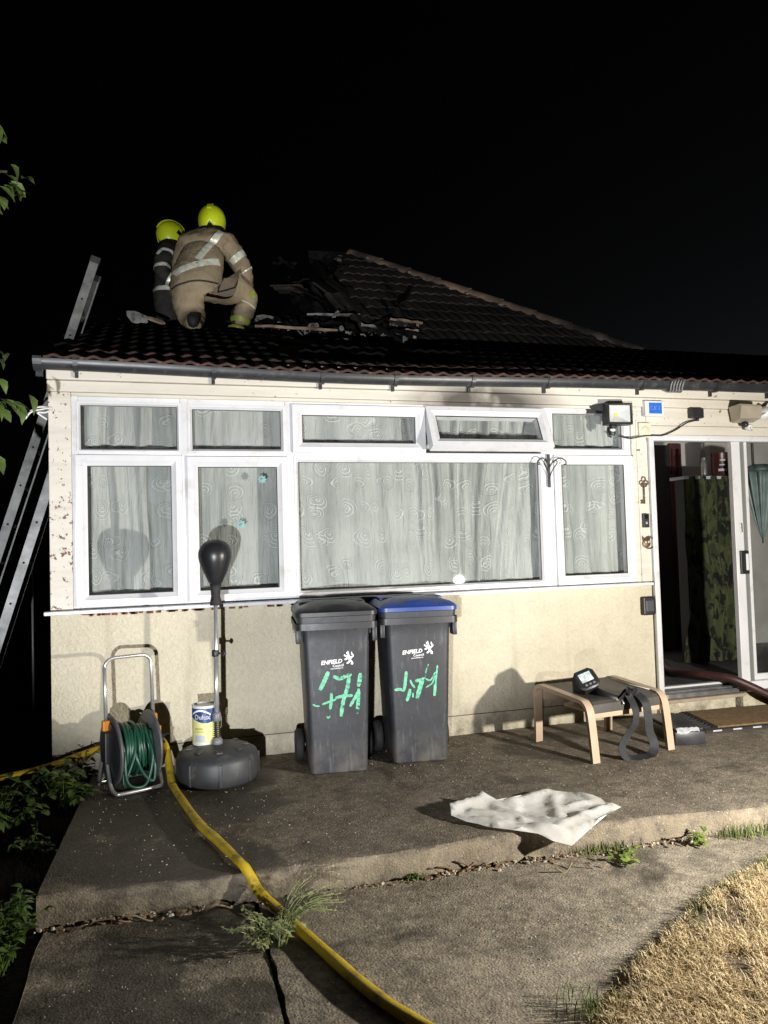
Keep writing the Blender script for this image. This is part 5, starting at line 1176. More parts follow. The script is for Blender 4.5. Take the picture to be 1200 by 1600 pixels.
# ------------------------------------------------------------------ ladders against the side of the house, wire fence
def ladder(label, foot, top, width_vec, n_rung, start=0.1, m='ladder', fly=0.45):
    foot, top, wv = Vector(foot), Vector(top), Vector(width_vec); t = thing('ladder', label, 'ladder', foot); d = top-foot; L_ = d.length; u = d.normalized(); s_ = wv.normalized(); nrm = u.cross(s_).normalized()
    def bar(a, off, w, h, nm, holes=True):
        Mx = Matrix((( s_.x, nrm.x, u.x, 0), (s_.y, nrm.y, u.y, 0), (s_.z, nrm.z, u.z, 0), (0,0,0,1)))
        b = MB(); l0, l1 = a
        b.box(off-0.011, -w/2, l0, off-0.006, w/2, l1, 0, Mx); b.box(off-0.006, -w/2, l0, off+0.014, -w/2+0.005, l1, 0, Mx); b.box(off-0.006, w/2-0.005, l0, off+0.014, w/2, l1, 0, Mx)
        return b.build(nm, M[m], t), Mx
    Wd = wv.length
    for k, off in enumerate((0, Wd)):
        b, Mx = bar((0, L_), off, 0.060, 0, 'stile')
        hol = MB()
        for i in range(int(L_/0.28)): hol.lathe([(0.0, -0.0016), (0.008, -0.0016), (0.008, 0.0), (0.0, 0.0)], 10, Mx @ Matrix.Translation((off-0.0115, 0.0, 0.15+i*0.28)) @ Matrix.Rotation(PI/2, 4, 'Y'))
        hol.build('rung_end', M['rubber'], b)
        MB().box(off-0.013, -0.034, L_-0.03, off+0.018, 0.034, L_+0.02, 0.004, Mx).build('end_cap', M['rubber'], b)
    for i in range(n_rung):
        z = 0.15+i*0.28
        if z < L_-0.05: MB().box(0.0, -0.014, z-0.013, Wd, 0.014, z+0.013, 0.004, Mx).build('rung', M[m], t)
    return t, Mx
ladder('tall dull metal ladder leaning past the roof edge at the dark end of the house', (-1.52, 0.62, -0.15), (-0.385, 0.62, 3.50), (-0.022, 0.40, 0.0), 14, m='ladder_dark')
t2, Mx2 = ladder('shorter metal ladder section leaning against the side wall under the tall ladder', (-1.30, 0.40, -0.15), (-0.655, 0.40, 1.95), (-0.02, 0.38, 0.0), 7)
wf = thing('wire_fence', 'low galvanised wire mesh fence in the dark beyond the house corner', 'fence', (-1.4, 1.7, 0))
wm = MB()
for i in range(9): wm.tube([(-1.0+i*0.10, 0, -0.15), (-1.0+i*0.10, 0, 1.25)], 0.0022, 4)
for j in range(9): wm.tube([(-1.0, 0, 0.02+j*0.14), (0.2, 0, 0.02+j*0.14)], 0.0022, 4)
wm.build('mesh_panel', M['fence_wire'], wf)
for x in (-1.0, 0.42): MB().tube([(x, 0, -0.15), (x, 0, 1.3)], 0.010, 8).build('post', M['fence_wire'], wf)

# ------------------------------------------------------------------ inside the porch
cw = thing('draped_cupboard', 'tall cupboard draped in camouflage cloth just inside the open door', 'cupboard', (5.10, 1.12, 0.178))
MB().box(-0.30, -0.19, 1.735, 0.34, 0.03, 1.765, 0.003).build('top_board', M['label_grey'], cw)
MB().box(-0.28, -0.15, 0.0, 0.33, -0.02, 1.734).build('carcass', M['dark_wood'], cw)
cl = MB(); nx = 60; vs = []
for i in range(nx+1):
    for j in range(25):
        u = i/nx; z = 1.76-j*0.0725; a = 0.02+0.02*j/24
        vs.append((-0.305+0.66*u - 0.10*(1-u)*(j/24)**2 + 0.012*math.sin(j*.5), -0.196+a*math.sin(u*34+1.1*math.sin(j*.3))-0.04*(j/24), max(z, 0.02)))
cl.add(vs, [(i*25+j, (i+1)*25+j, (i+1)*25+j+1, i*25+j+1) for i in range(nx) for j in range(24)], True); cl.build('drape', M['camo'], cw)
tn = thing('red_tin', 'red tin standing on the cupboard top inside the door', 'tin', (5.32, 1.05, 1.944))
MB().lathe([(0.0, 0), (0.088, 0), (0.09, 0.006), (0.088, 0.012), (0.088, 0.225), (0.091, 0.232), (0.08, 0.236), (0.0, 0.232)], 28).build('tin', M['can_red'], tn, auto=40)
lt = MB(); cyl_patch(lt, 0.0892, 215, 268, lambda t: 0.05, lambda t: 0.075); cyl_patch(lt, 0.0892, 222, 262, lambda t: 0.105, lambda t: 0.118); cyl_patch(lt, 0.0892, 226, 258, lambda t: 0.15, lambda t: 0.165); lt.build('label_marks', M['label_grey'], tn)
sc2 = thing('spray_can', 'slim silver spray can beside the red tin on the cupboard', 'spray can', (5.125, 1.05, 1.944))
MB().lathe([(0.0, 0), (0.030, 0), (0.030, 0.13), (0.022, 0.145), (0.022, 0.185), (0.0, 0.186)], 18).build('can', M['alu'], sc2, auto=40)
um = thing('folded_umbrella', 'folded grey green parasol hanging point down behind the door glass', 'umbrella', (5.29, 0.52, 1.34))
rg = []
for k in range(11):
    t = k/10; rad = 0.010+0.120*t**0.75
    rg.append([Vector((rad*(1+0.28*math.cos(9*a))*math.cos(a), rad*(1+0.28*math.cos(9*a))*math.sin(a)*0.7, 0.60*t)) for a in [2*PI*i/72 for i in range(72)]])
MB().loft(rg, sm=True).build('canopy', M['umbrella'], um)
MB().lathe([(0.10, 0.595), (0.15, 0.60), (0.15, 0.64), (0.06, 0.67), (0.0, 0.67)], 24, cap=False).build('ruffle', M['teal_dark'], um)
MB().tube([(0, 0, 0.0), (0, 0, -0.05)], 0.006, 8).build('tip', M['iron'], um)
MB().tube([(-0.05, 0.02, 0.66), (-0.05, 0.02, 0.97), (-0.05, 0.06, 1.03)], 0.012, 8).build('pole', M['iron'], um)
bx = MB().box(3.98, 0.62, 0.179, 4.14, 0.78, 0.30, 0.01).build('cardboard_box', mk('brown_card', (0.30,0.14,0.07), None, 6, 0.8)); tag(bx, 'small brown cardboard box on the floor inside the door', 'box')
# ------------------------------------------------------------------ firefighters
def bvh_of(me): return BVHTree.FromPolygons([v.co.copy() for v in me.vertices], [tuple(p.vertices) for p in me.polygons])
def front_strap(bvh, pts, w, m, name, parent, lift=0.007, step=16, d=Vector((0,1,0))):
    P = spline([Vector((p[0], 0, p[1])) for p in pts], step) if len(pts) > 2 else [Vector((pts[0][0],0,pts[0][1])).lerp(Vector((pts[1][0],0,pts[1][1])), i/20) for i in range(21)]
    rows = []
    for i, p in enumerate(P):
        t = (P[min(i+1, len(P)-1)]-P[max(0, i-1)]).normalized(); s_ = Vector((-t.z, 0, t.x)); row = []
        for k in (-0.5, -0.17, 0.17, 0.5):
            o = p + s_*w*k + Vector((0, -2, 0)); hit = bvh.ray_cast(o, d)
            row.append(hit[0] - d*lift if hit[0] is not None else None)
        if all(r is not None for r in row): rows.append(row)
    if len(rows) < 2: print('strap missed', name); return
    mb = MB(); mb.add([v for r in rows for v in r], [(i*4+k, i*4+k+1, (i+1)*4+k+1, (i+1)*4+k) for i in range(len(rows)-1) for k in range(3)], True)
    return mb.build(name, m, parent)
def ring_band(bvh, c, axis, w, m, name, parent, rmax=0.45, lift=0.007, n=40, skip=None):
    c = Vector(c); ax = Vector(axis).normalized(); u = ax.orthogonal().normalized(); v = ax.cross(u); rows = []
    for i in range(n):
        a = 2*PI*i/n; d = u*math.cos(a)+v*math.sin(a); row = []
        for k in (-0.5, 0.0, 0.5):
            h = bvh.ray_cast(c + ax*w*k, d, rmax); row.append(h[0] + d*lift if h[0] is not None else c+ax*w*k+d*0.1)
        rows.append(row)
    mb = MB(); mb.add([p for r in rows for p in r], [(i*3+k, i*3+k+1, ((i+1) % n)*3+k+1, ((i+1) % n)*3+k) for i in range(n) for k in range(2)], True)
    return mb.build(name, m, parent)
def helmet(parent, loc, rz, tilt):
    Mx = Matrix.Translation(loc) @ Matrix.Rotation(rz, 4, 'Z') @ Matrix.Rotation(tilt, 4, 'X')      # local front is +y
    n, k = 40, 18; vs = []; fs = []
    for i in range(n):
        a = 2*PI*i/n; fr = math.sin(a)                              # +1 at the front
        zb = -0.105 + 0.115*max(0, fr)**0.8 + 0.035*max(0, 1-abs(a-1.5*PI)/0.28)
        if 0.25 < abs(math.cos(a)) and abs(fr) < 0.35: zb = -0.115
        for j in range(k+1):
            t = j/k; z = zb + (0.142-zb)*math.sin(t*PI/2); q = math.sqrt(max(0, 1-(max(z, -0.0)/0.1421)**2))
            rr = q if z > 0 else 1.0-0.9*(z/0.30)**2*2
            vs.append(Mx @ Vector((0.124*rr*math.cos(a), 0.150*rr*math.sin(a)-0.004, z)))
    for i in range(n):
        for j in range(k): fs.append((i*(k+1)+j, ((i+1) % n)*(k+1)+j, ((i+1) % n)*(k+1)+j+1, i*(k+1)+j+1))
    sh = MB().add(vs, fs, True).build('helmet', M['helmet'], parent)
    so = sh.modifiers.new('thickness', 'SOLIDIFY'); so.thickness = 0.008
    cr = MB(); cr.ribbon([Mx @ Vector((0, 0.158*math.sin(R(b)), 0.148*math.cos(R(b)))) for b in range(-70, 62, 8)], 0.040, Mx.to_3x3() @ Vector((1,0,0)), 0.012); cr.build('crest', M['helmet'], sh)
    vz = MB(); rows = []
    for b in range(-62, 63, 8):
        for z in (-0.055, -0.02, 0.025): rows.append(Mx @ Vector((0.132*math.sin(R(b)), 0.158*math.cos(R(b)), z)))
    nn = len(rows)//3; vz.add(rows, [(i*3+j, (i+1)*3+j, (i+1)*3+j+1, i*3+j+1) for i in range(nn-1) for j in range(2)], True); vz.build('visor', M['visor'], sh)
    for sx in (-1, 1): MB().add([Mx @ Vector(p) for p in ((sx*0.129, 0.10, -0.03), (sx*0.1335, 0.04, 0.020), (sx*0.1335, 0.02, -0.015), (sx*0.131, 0.07, -0.055))], [(0,1,2,3)]).build('side_plate', M['visor'], sh)
    nk = MB(); rows = []
    for b in range(-120, 121, 12):
        for rr, z in ((0.112, -0.085), (0.118, -0.13), (0.130, -0.185)): rows.append(Mx @ Vector((rr*math.sin(R(b)), -rr*1.05*math.cos(R(b)), z)))
    nn = len(rows)//3; nk.add(rows, [(i*3+j, (i+1)*3+j, (i+1)*3+j+1, i*3+j+1) for i in range(nn-1) for j in range(2)], True); nk.build('neck_curtain', M['visor'], sh)
    return sh
def wrinkle(me, amp, seed):
    from mathutils import noise
    ns = [v.normal.copy() for v in me.vertices]; co = [v.co.copy() for v in me.vertices]
    for v, n_, c in zip(me.vertices, ns, co):
        q1 = noise.noise(Vector((c.x*9+seed, c.y*9, c.z*22+4*c.x))); q2 = noise.noise(Vector((c.x*24+3*c.z, c.y*20+seed, c.z*38)))
        v.co = c + n_*amp*((1-abs(q1)*2)*0.9 + q2*0.6)
    me.update()
def face(parent, c, rz):
    """head with nose, eyes, mouth and ears under the helmet"""
    Mx = Matrix.Translation(c) @ Matrix.Rotation(rz, 4, 'Z'); b = MB()
    rg = []
    for z, w, d, oy in ((-0.115,0.045,0.05,0.02), (-0.10,0.058,0.07,0.015), (-0.06,0.070,0.088,0.006), (-0.01,0.075,0.094,0), (0.05,0.076,0.094,0), (0.09,0.062,0.078,0), (0.115,0.03,0.04,0)):
        rg.append([Mx @ Vector((w*math.cos(a), oy+d*math.sin(a)*(1.0 if math.sin(a) < 0 else 1.0), z)) for a in [2*PI*i/20 for i in range(20)]])
    b.loft(rg, sm=True)
    b.add([Mx @ Vector(p) for p in ((-0.014,0.088,-0.045),(0.014,0.088,-0.045),(0,0.118,-0.042),(0,0.092,0.008))], [(0,1,2),(1,3,2),(3,0,2)])
    for sx in (-1, 1): b.lathe([(0.0,-0.012),(0.012,-0.006),(0.012,0.006),(0,0.012)], 8, Mx @ Matrix.Translation((sx*0.077, 0, -0.015)))
    o = b.build('head', M['skin'], parent)
    for sx in (-1, 1): MB().lathe([(0,-0.007),(0.010,0),(0,0.007)], 8, Mx @ Matrix.Translation((sx*0.030, 0.090, 0.004))).build('eye', M['visor'], o)
    MB().box(-0.022, 0.083, -0.078, 0.022, 0.090, -0.070, 0, Mx).build('mouth', M['maroon'], o)
def glove(parent, wrist, d, side, m):
    """palm, four fingers and a thumb, slightly curled"""
    w = Vector(wrist); d = Vector(d).normalized(); s_ = Vector(side); s_ = (s_-d*s_.dot(d)).normalized(); n = d.cross(s_)
    V = [w-d*0.04, w+d*0.03, w+d*0.075]; E = [(0,1),(1,2)]; rd = [0.034, (0.040,0.024), (0.042,0.022)]
    for k, (o, l) in enumerate(((-0.033,0.062),(-0.011,0.075),(0.011,0.070),(0.033,0.055))):
        b = len(V); V += [w+d*0.085+s_*o, w+d*(0.085+l*0.5)+s_*o*1.1+n*0.008, w+d*(0.085+l*0.85)+s_*o*1.12+n*0.030]; E += [(2,b),(b,b+1),(b+1,b+2)]; rd += [0.012, 0.011, 0.009]
    b = len(V); V += [w+d*0.035+s_*0.045, w+d*0.065+s_*0.062+n*0.012, w+d*0.09+s_*0.062+n*0.028]; E += [(1,b),(b,b+1),(b+1,b+2)]; rd += [0.014, 0.012, 0.010]
    me = skin_body(V, E, rd, 1, 1); me.materials.clear(); me.materials.append(m); return link('glove', me, parent)
def boot(parent, ankle, toe, m):
    a, t = Vector(ankle), Vector(toe); d = (t-a); d.z = 0; d.normalize()
    me = skin_body([a+Vector((0,0,.22)), a+Vector((0,0,.06)), a+Vector((0,0,0.0)), a-d*0.05+Vector((0,0,-.03)), a+d*0.10+Vector((0,0,-.025)), a+d*0.19+Vector((0,0,-.035))], [(0,1),(1,2),(2,3),(2,4),(4,5)], [.068,.058,.058,.045,.046,.036], 1, 1)
    me.materials.clear(); me.materials.append(m); link('boot', me, parent)

f1 = thing('person', 'kneeling firefighter in tan turnout gear and yellow helmet on the roof edge, back turned', 'person', (0.485, 2.02, 3.425)); f1.scale = (1.06, 1.06, 1.03)
V = [(-.10,0,.40), (-.05,.07,.60), (.02,.15,.80), (.06,.19,.90), (.085,.235,1.0),
     (.03,.0,.37), (.24,.05,.385), (.405,.08,.36), (.325,.10,.19), (.280,.10,.05),
     (-.19,.01,.37), (-.15,.03,.20), (-.11,.02,.08), (-.125,-.13,.0), (-.13,-.28,-.04),
     (.215,.19,.86), (.32,.17,.70), (.365,.16,.585), (.385,.27,.50), (.38,.36,.44),
     (-.145,.18,.84), (-.20,.26,.70), (-.20,.36,.60), (-.05,.46,.52)]
E = [(0,1),(1,2),(2,3),(3,4),(0,5),(5,6),(6,7),(7,8),(8,9),(0,10),(10,11),(11,12),(12,13),(13,14),(3,15),(15,16),(16,17),(17,18),(18,19),(3,20),(20,21),(21,22),(22,23)]
RD = [(.225,.175), (.225,.165), (.215,.155), (.16,.12), .075, .155, .145, .112, .098, .085, .158, .145, .118, .075, .060, .110, .090, .080, .062, .045, .110, .090, .075, .045]
me = skin_body(V, E, RD, 0, 3); wrinkle(me, 0.011, 1.0); me.materials.clear(); me.materials.append(M['turnout'])
body = link('body', me, f1); B1 = bvh_of(me)
face(f1, (.10,.265,1.10), R(-14)); helmet(f1, (.085,.250,1.105), R(-14), R(-6))
front_strap(B1, [(-.30,.40), (-.24,.475), (-.05,.555), (.12,.60)], .062, M['tape'], 'waist_band', f1)
front_strap(B1, [(-.07,.60), (.02,.73), (.15,.925)], .058, M['tape'], 'back_band', f1)
front_strap(B1, [(.215,.655), (.30,.725), (.385,.80)], .062, M['tape'], 'sleeve_band', f1)
front_strap(B1, [(-.31,.325), (-.12,.38), (.10,.40), (.28,.46)], .016, M['turnout_sooty'], 'jacket_hem', f1)
ring_band(B1, (.305,.10,.115), (.07,0,.26), .045, M['lime'], 'shin_band', f1, 0.25)
ring_band(B1, (.290,.10,.045), (.07,0,.26), .045, M['lime'], 'shin_band', f1, 0.25)
ring_band(B1, (.375,.09,.25), (.10,0,.2), .010, M['tape'], 'knee_piping', f1, 0.25)
front_strap(B1, [(.385,.31), (.43,.37), (.445,.43)], .060, M['lime'], 'knee_patch', f1)
front_strap(B1, [(.30,.555), (.37,.60), (.43,.655)], .012, M['tape'], 'cuff_piping', f1)
ring_band(B1, (.07,.20,.945), (.05,.12,.2), .05, M['turnout_sooty'], 'collar', f1, 0.3)
glove(f1, (.385,.37,.43), (.05,.25,-.6), (1,0,.1), M['rubber']); glove(f1, (-.04,.47,.51), (.5,.3,-.3), (0,.3,1), M['rubber'])
boot(f1, (.28,.10,.03), (.30,.35,.02), M['rubber']); me = skin_body([(-.125,-.22,.0), (-.13,-.32,-.03), (-.13,-.36,.01), (-.132,-.37,-.07)], [(0,1),(1,2),(1,3)], [.070,.058,.046,.040], 1, 1); me.materials.clear(); me.materials.append(M['rubber']); link('boot', me, f1)

f2 = thing('person', 'firefighter in sooty jacket with silver bands standing in the roof opening beside the ladder', 'person', (0.155, 2.75, 2.98)); f2.scale = (0.96, 0.96, 0.975)
V = [(0,0,.90), (0,.0,1.06), (.01,.0,1.26), (.02,.0,1.40), (.04,0,1.51),
     (-.02,-.10,.86), (.03,-.12,.47), (-.02,-.13,.08), (.0,.10,.86), (.12,.12,.47), (.08,.12,.08),
     (0,-.19,1.385), (-.06,-.24,1.24), (-.05,-.25,1.12), (.10,-.25,1.05), (.21,-.22,1.04),
     (0,.19,1.385), (.06,.22,1.24), (.12,.20,1.12), (.28,.15,1.10)]
E = [(0,1),(1,2),(2,3),(3,4),(0,5),(5,6),(6,7),(0,8),(8,9),(9,10),(3,11),(11,12),(12,13),(13,14),(14,15),(3,16),(16,17),(17,18),(18,19)]
RD = [(.15,.18), (.145,.175), (.15,.18), (.12,.14), .07, .12, .09, .08, .12, .09, .08, .10, .085, .078, .065, .045, .10, .085, .075, .045]
me = skin_body(V, E, RD, 0, 3); wrinkle(me, 0.012, 5.0); me.materials.clear(); me.materials.append(M['turnout_sooty'])
link('body', me, f2); B2 = bvh_of(me)
face(f2, (.055,0,1.635), R(-75)); helmet(f2, (.045,0,1.640), R(-75), R(-4))
ring_band(B2, (-.055,-.245,1.20), (.0,.02,.12), .035, M['tape'], 'sleeve_band', f2, 0.14)
ring_band(B2, (.02,-.25,1.085), (.14,0,-.07), .030, M['tape'], 'cuff_band', f2, 0.12)
front_strap(B2, [(-.10,1.33), (-.04,1.385), (.05,1.36), (.09,1.29)], .030, M['tape'], 'shoulder_band', f2)
ring_band(B2, (0,0,1.02), (0,0,1), .05, M['tape'], 'waist_band', f2)
ring_band(B2, (0,-.125,.35), (0,0,1), .045, M['lime'], 'trouser_band', f2, 0.2)
ring_band(B2, (.10,.12,.35), (0,0,1), .045, M['lime'], 'trouser_band', f2, 0.2)
glove(f2, (.215,-.22,1.04), (1,.1,-.2), (0,0,1), M['rubber']); glove(f2, (.285,.15,1.10), (1,-.1,-.2), (0,0,1), M['rubber'])
boot(f2, (-.02,-.13,.045), (.3,-.13,.0), M['rubber']); boot(f2, (.08,.12,.045), (.4,.12,.0), M['rubber'])

# ------------------------------------------------------------------ loose debris on the burnt roof
def slate(name, label, c, size, rot, m='ash_sheet', cat='debris'):
    r = random.Random(hash(c) % 1000); n = 7; pts = []
    for i in range(n):
        a = 2*PI*i/n; k = r.uniform(0.65, 1.05); pts.append((size[0]*k*math.cos(a), size[1]*k*math.sin(a)))
    mb = MB(); Mx = Matrix.Translation(c) @ Euler(rot).to_matrix().to_4x4(); h = size[2]
    vs = [Mx @ Vector((x, y, -h)) for x, y in pts]+[Mx @ Vector((x*.93, y*.93, h)) for x, y in pts]
    mb.add(vs, [tuple(range(n-1,-1,-1)), tuple(n+i for i in range(n))]+[(i, (i+1) % n, n+(i+1) % n, n+i) for i in range(n)])
    return tag(mb.build(name, M[m]), label, cat)
slate('broken_sheet', 'pale triangular scrap of sheet at the roof edge beside the ladder', (-0.13, 2.02, 3.50), (0.13, 0.07, 0.008), (R(70), 0.3, 0.2))
slate('broken_board', 'short pale scrap of board between the ladder and the firefighters', (0.03, 2.0, 3.478), (0.10, 0.03, 0.010), (R(50), 0.25, 0.1), 'wood')
def plank(label, p, q, w, h, m='wood'):
    o = stick('timber_piece', p, q, w, h, None, m, 0.006); return tag(o, label, 'timber')
plank('long thin charred batten lying along the roof edge beside the kneeling firefighter', (0.93, 2.0, 3.475), (1.72, 1.98, 3.465), 0.03, 0.022)
plank('pale split batten on the surviving tiles above the gutter clips', (2.33, 2.25, 3.69), (2.70, 2.25, 3.67), 0.03, 0.02)
plank('short split batten just below the pale batten on the roof', (2.42, 2.10, 3.545), (2.60, 2.10, 3.54), 0.022, 0.016)
for lab, p, q in (('grey scorched batten sloping across the burnt opening nearest the firefighters', (0.98, 2.30, 3.62), (1.45, 2.36, 3.60)), ('scorched batten end standing up in the middle of the burnt opening', (1.70, 2.40, 3.60), (1.84, 2.45, 3.80)),
                  ('long scorched batten crossing the middle of the burnt opening', (1.55, 2.6, 3.80), (2.25, 2.6, 3.83)), ('short pale split batten lying near the surviving tiles', (2.02, 2.2, 3.60), (2.26, 2.2, 3.585))):
    plank(lab, p, q, 0.032, 0.022, 'ash_sheet')
plank('reddish broken batten end tipped down the slope', (2.44, 2.05, 3.49), (2.53, 1.98, 3.43), 0.03, 0.02)
slate('broken_slate', 'grey broken slab at the burnt roof edge, the wider of the pair', (1.50, 2.04, 3.515), (0.07, 0.045, 0.010), (R(75), 0, 0.1))
slate('broken_slate', 'small grey triangular chip at the burnt roof edge', (1.78, 2.06, 3.515), (0.035, 0.035, 0.008), (R(75), 0.6, 0.1))
slate('felt_scrap', 'flat grey scrap of felt on the roof behind the knee of the firefighter', (1.06, 2.22, 3.62), (0.13, 0.05, 0.012), (R(60), 0, 0.05))
slate('mortar_lump', 'pale lump standing on the burnt end of the ridge', (2.345, 4.33, 5.09), (0.045, 0.045, 0.035), (0.3, 0.2, 0))
sc_m = MB(); r6 = random.Random(66)
for i in range(90):
    x = r6.uniform(0.8, 2.9); y = r6.uniform(2.0, 2.5); z = main_z(y)+0.0 if x > 2.3 else Z1+0.02+ (y-2)*0.35; s_ = r6.uniform(.008, .028)
    Mx = Matrix.Translation((x, y, z)) @ Euler((r6.uniform(0,3), r6.uniform(0,3), r6.uniform(0,3))).to_matrix().to_4x4()
    sc_m.box(-s_*1.6, -s_*.7, -s_*.25, s_*1.6, s_*.7, s_*.25, 0, Mx)
tag(sc_m.build('fire_debris', M['ash_sheet']), kind='stuff')

# ------------------------------------------------------------------ plants
def leaf_at(mb, base, d, up, L_, w, fold=0.25, droop=0.3, lobed=False):
    d = Vector(d).normalized(); s_ = d.cross(Vector(up)).normalized(); n = s_.cross(d).normalized(); base = Vector(base)
    prof = ((0,0),(0.18,0.55),(0.42,1.0),(0.7,0.72),(1.0,0.0)) if not lobed else ((0,0.1),(0.2,0.45),(0.3,0.25),(0.5,0.8),(0.6,0.4),(0.8,0.9),(1.0,0.0))
    L3 = []; C3 = []; R3 = []
    for t, k in prof:
        c = base + d*L_*t - Vector((0,0,1))*droop*L_*t*t; C3.append(c); L3.append(c+s_*w*k+n*w*k*fold); R3.append(c-s_*w*k+n*w*k*fold)
    k = len(prof); mb.add(L3+C3+R3, [(i, i+1, k+i+1, k+i) for i in range(k-1)]+[(k+i, k+i+1, 2*k+i+1, 2*k+i) for i in range(k-1)], True)
def weed(label, loc, n_stem, h, spread, leafL, m, seed, per=6, cat='weed', name='weed', lobed=False, leanv=(0,0,0)):
    r = random.Random(seed); t = thing(name, label, cat, loc); st = MB(); lf = MB()
    for i in range(n_stem):
        a = r.uniform(0, 2*PI); ln = spread*r.uniform(.3, 1); hh = h*r.uniform(.5, 1.1)
        b0 = Vector((r.uniform(-1,1)*spread*.35, r.uniform(-1,1)*spread*.35, 0)); tip = b0 + Vector((math.cos(a)*ln, math.sin(a)*ln, hh)) + Vector(leanv)*r.uniform(.5,1.2)
        P = spline([b0, b0.lerp(tip, .5)+Vector((0,0,hh*.18)), tip], 4); st.tube(P, [0.003*(1-0.6*k/len(P)) for k in range(len(P))], 5)
        for k in range(per):
            p = P[min(len(P)-1, 1+int((len(P)-1)*r.uniform(.2, 1)))]; aa = r.uniform(0, 2*PI)
            leaf_at(lf, p, (math.cos(aa), math.sin(aa), r.uniform(-.1,.6)), (0,0,1), leafL*r.uniform(.6,1.15), leafL*r.uniform(.20,.34), r.uniform(.1,.5), r.uniform(.1,.6), lobed)
    st.build('stem', m, t); lf.build('foliage', m, t); return t
weed('broad leaved green weed growing against the wall corner behind the hose reel', (-0.55,-0.42,-0.10), 20, 0.24, 0.22, 0.085, M['leaf'], 31, 9)
weed('dark leafy weed clump at the picture edge below the fire hose', (-0.80,-0.55,-0.16), 18, 0.24, 0.22, 0.075, M['leaf'], 32, 9)
weed('tall flowering weed clump beside the broken corner of the step', (-0.60,-1.98,-0.16), 34, 0.24, 0.17, 0.048, M['leaf'], 33, 12, leanv=(0.02,0,0.02))
weed('low weed in the dark verge beside the upper concrete', (-0.60,-1.05,-0.12), 12, 0.13, 0.12, 0.05, M['leaf'], 36, 6)
weed('pale thistle growing in the path joint under the yellow hose', (0.40,-2.20,-0.118), 26, 0.12, 0.14, 0.034, M['pale_leaf'], 34, 9, lobed=True, name='thistle', leanv=(-0.02,-.02,0))
t = thing('seeding_stems', 'thin seeding weed stems leaning over the yellow hose from the path joint', 'weed', (0.43,-2.16,-0.118)); sm3 = MB(); hd3 = MB(); r = random.Random(40)
for i in range(26):
    a = r.uniform(-0.5, 1.0); ln = r.uniform(.16, .36); tip = Vector((ln*math.cos(a)*.85, ln*math.sin(a)*.6+.04, r.uniform(.05, .15))); P = spline([(r.uniform(-.03,.03), r.uniform(-.03,.03), 0), tip*.5+Vector((0,0,.05)), tip], 4); sm3.tube(P, [0.0016]*len(P), 4)
    for k in range(4):
        p = P[-1-k]+Vector((r.uniform(-.012,.012), r.uniform(-.012,.012), r.uniform(0,.012))); hd3.lathe([(0,-.003),(.0030,0),(0,.005)], 6, Matrix.Translation(p))
for i in range(8):
    a = r.uniform(2.2, 4.2); tip = Vector((.17*math.cos(a), .16*math.sin(a)-.02, r.uniform(.01, .06))); sm3.tube(spline([(0,0,0), tip*.5+Vector((0,0,.04)), tip], 4), 0.0016, 4)
sm3.build('stem', M['pale_leaf'], t); hd3.build('seed_head', M['pale_leaf'], t)['kind'] = 'stuff'
weed('small bright rosette of yellow green leaves at the foot of the step', (2.50,-1.975,-0.118), 7, 0.060, 0.07, 0.050, M['yellow_leaf'], 35, 5, name='dandelion', lobed=True)
weed('tiny weed at the foot of the step beyond the yellow hose', (1.09,-1.86,-0.12), 8, 0.03, 0.05, 0.022, M['leaf'], 37, 4)
weed('small weed under the corner of the white sheet', (2.05,-2.02,-0.12), 10, 0.05, 0.10, 0.04, M['yellow_leaf'], 38, 5)
r = random.Random(50); sp_l = []
for i in range(700):
    t_ = r.random(); x = 2.66+1.1*t_+r.uniform(-.03,.03); sp_l.append((x, edge_y(x)-0.01-abs(r.gauss(0, .035))-0.02, -0.115, 0.8+1.5*t_))
for i in range(160):
    x = r.gauss(2.06, .07); sp_l.append((x, edge_y(x)-abs(r.gauss(.01, .04)), -0.115, 0.6))
for i in range(60): sp_l.append((r.gauss(1.10, .03), -1.86+r.gauss(0, .012), -0.118, .35))
for i in range(400):
    y = r.uniform(-3.0, -0.4); sp_l.append((-0.54-abs(r.gauss(0, .12))+0.0*y, y, -0.18, 1.4))
for i in range(120): sp_l.append((-0.52+r.gauss(0,.04), -0.95+r.gauss(0,.16), -0.17, 2.0))
blades('green_grass', sp_l, M['grass'], 0.04, 0.09, 0.0016, (0.15, 0.8))
r = random.Random(52)                                               # long green tufts mixed into the rim of the lawn
blades('green_grass', [(x, lawn_edge(x)-abs(r.gauss(.05, .06)), -0.10, 1.1) for x in [r.uniform(1.9, 3.4) for i in range(500)]]+[(r.gauss(1.30,.05), -2.98+r.gauss(0,.05), -0.10, 1.2) for i in range(140)], M['grass'], 0.03, 0.06, 0.0013, (0.3, 0.9))

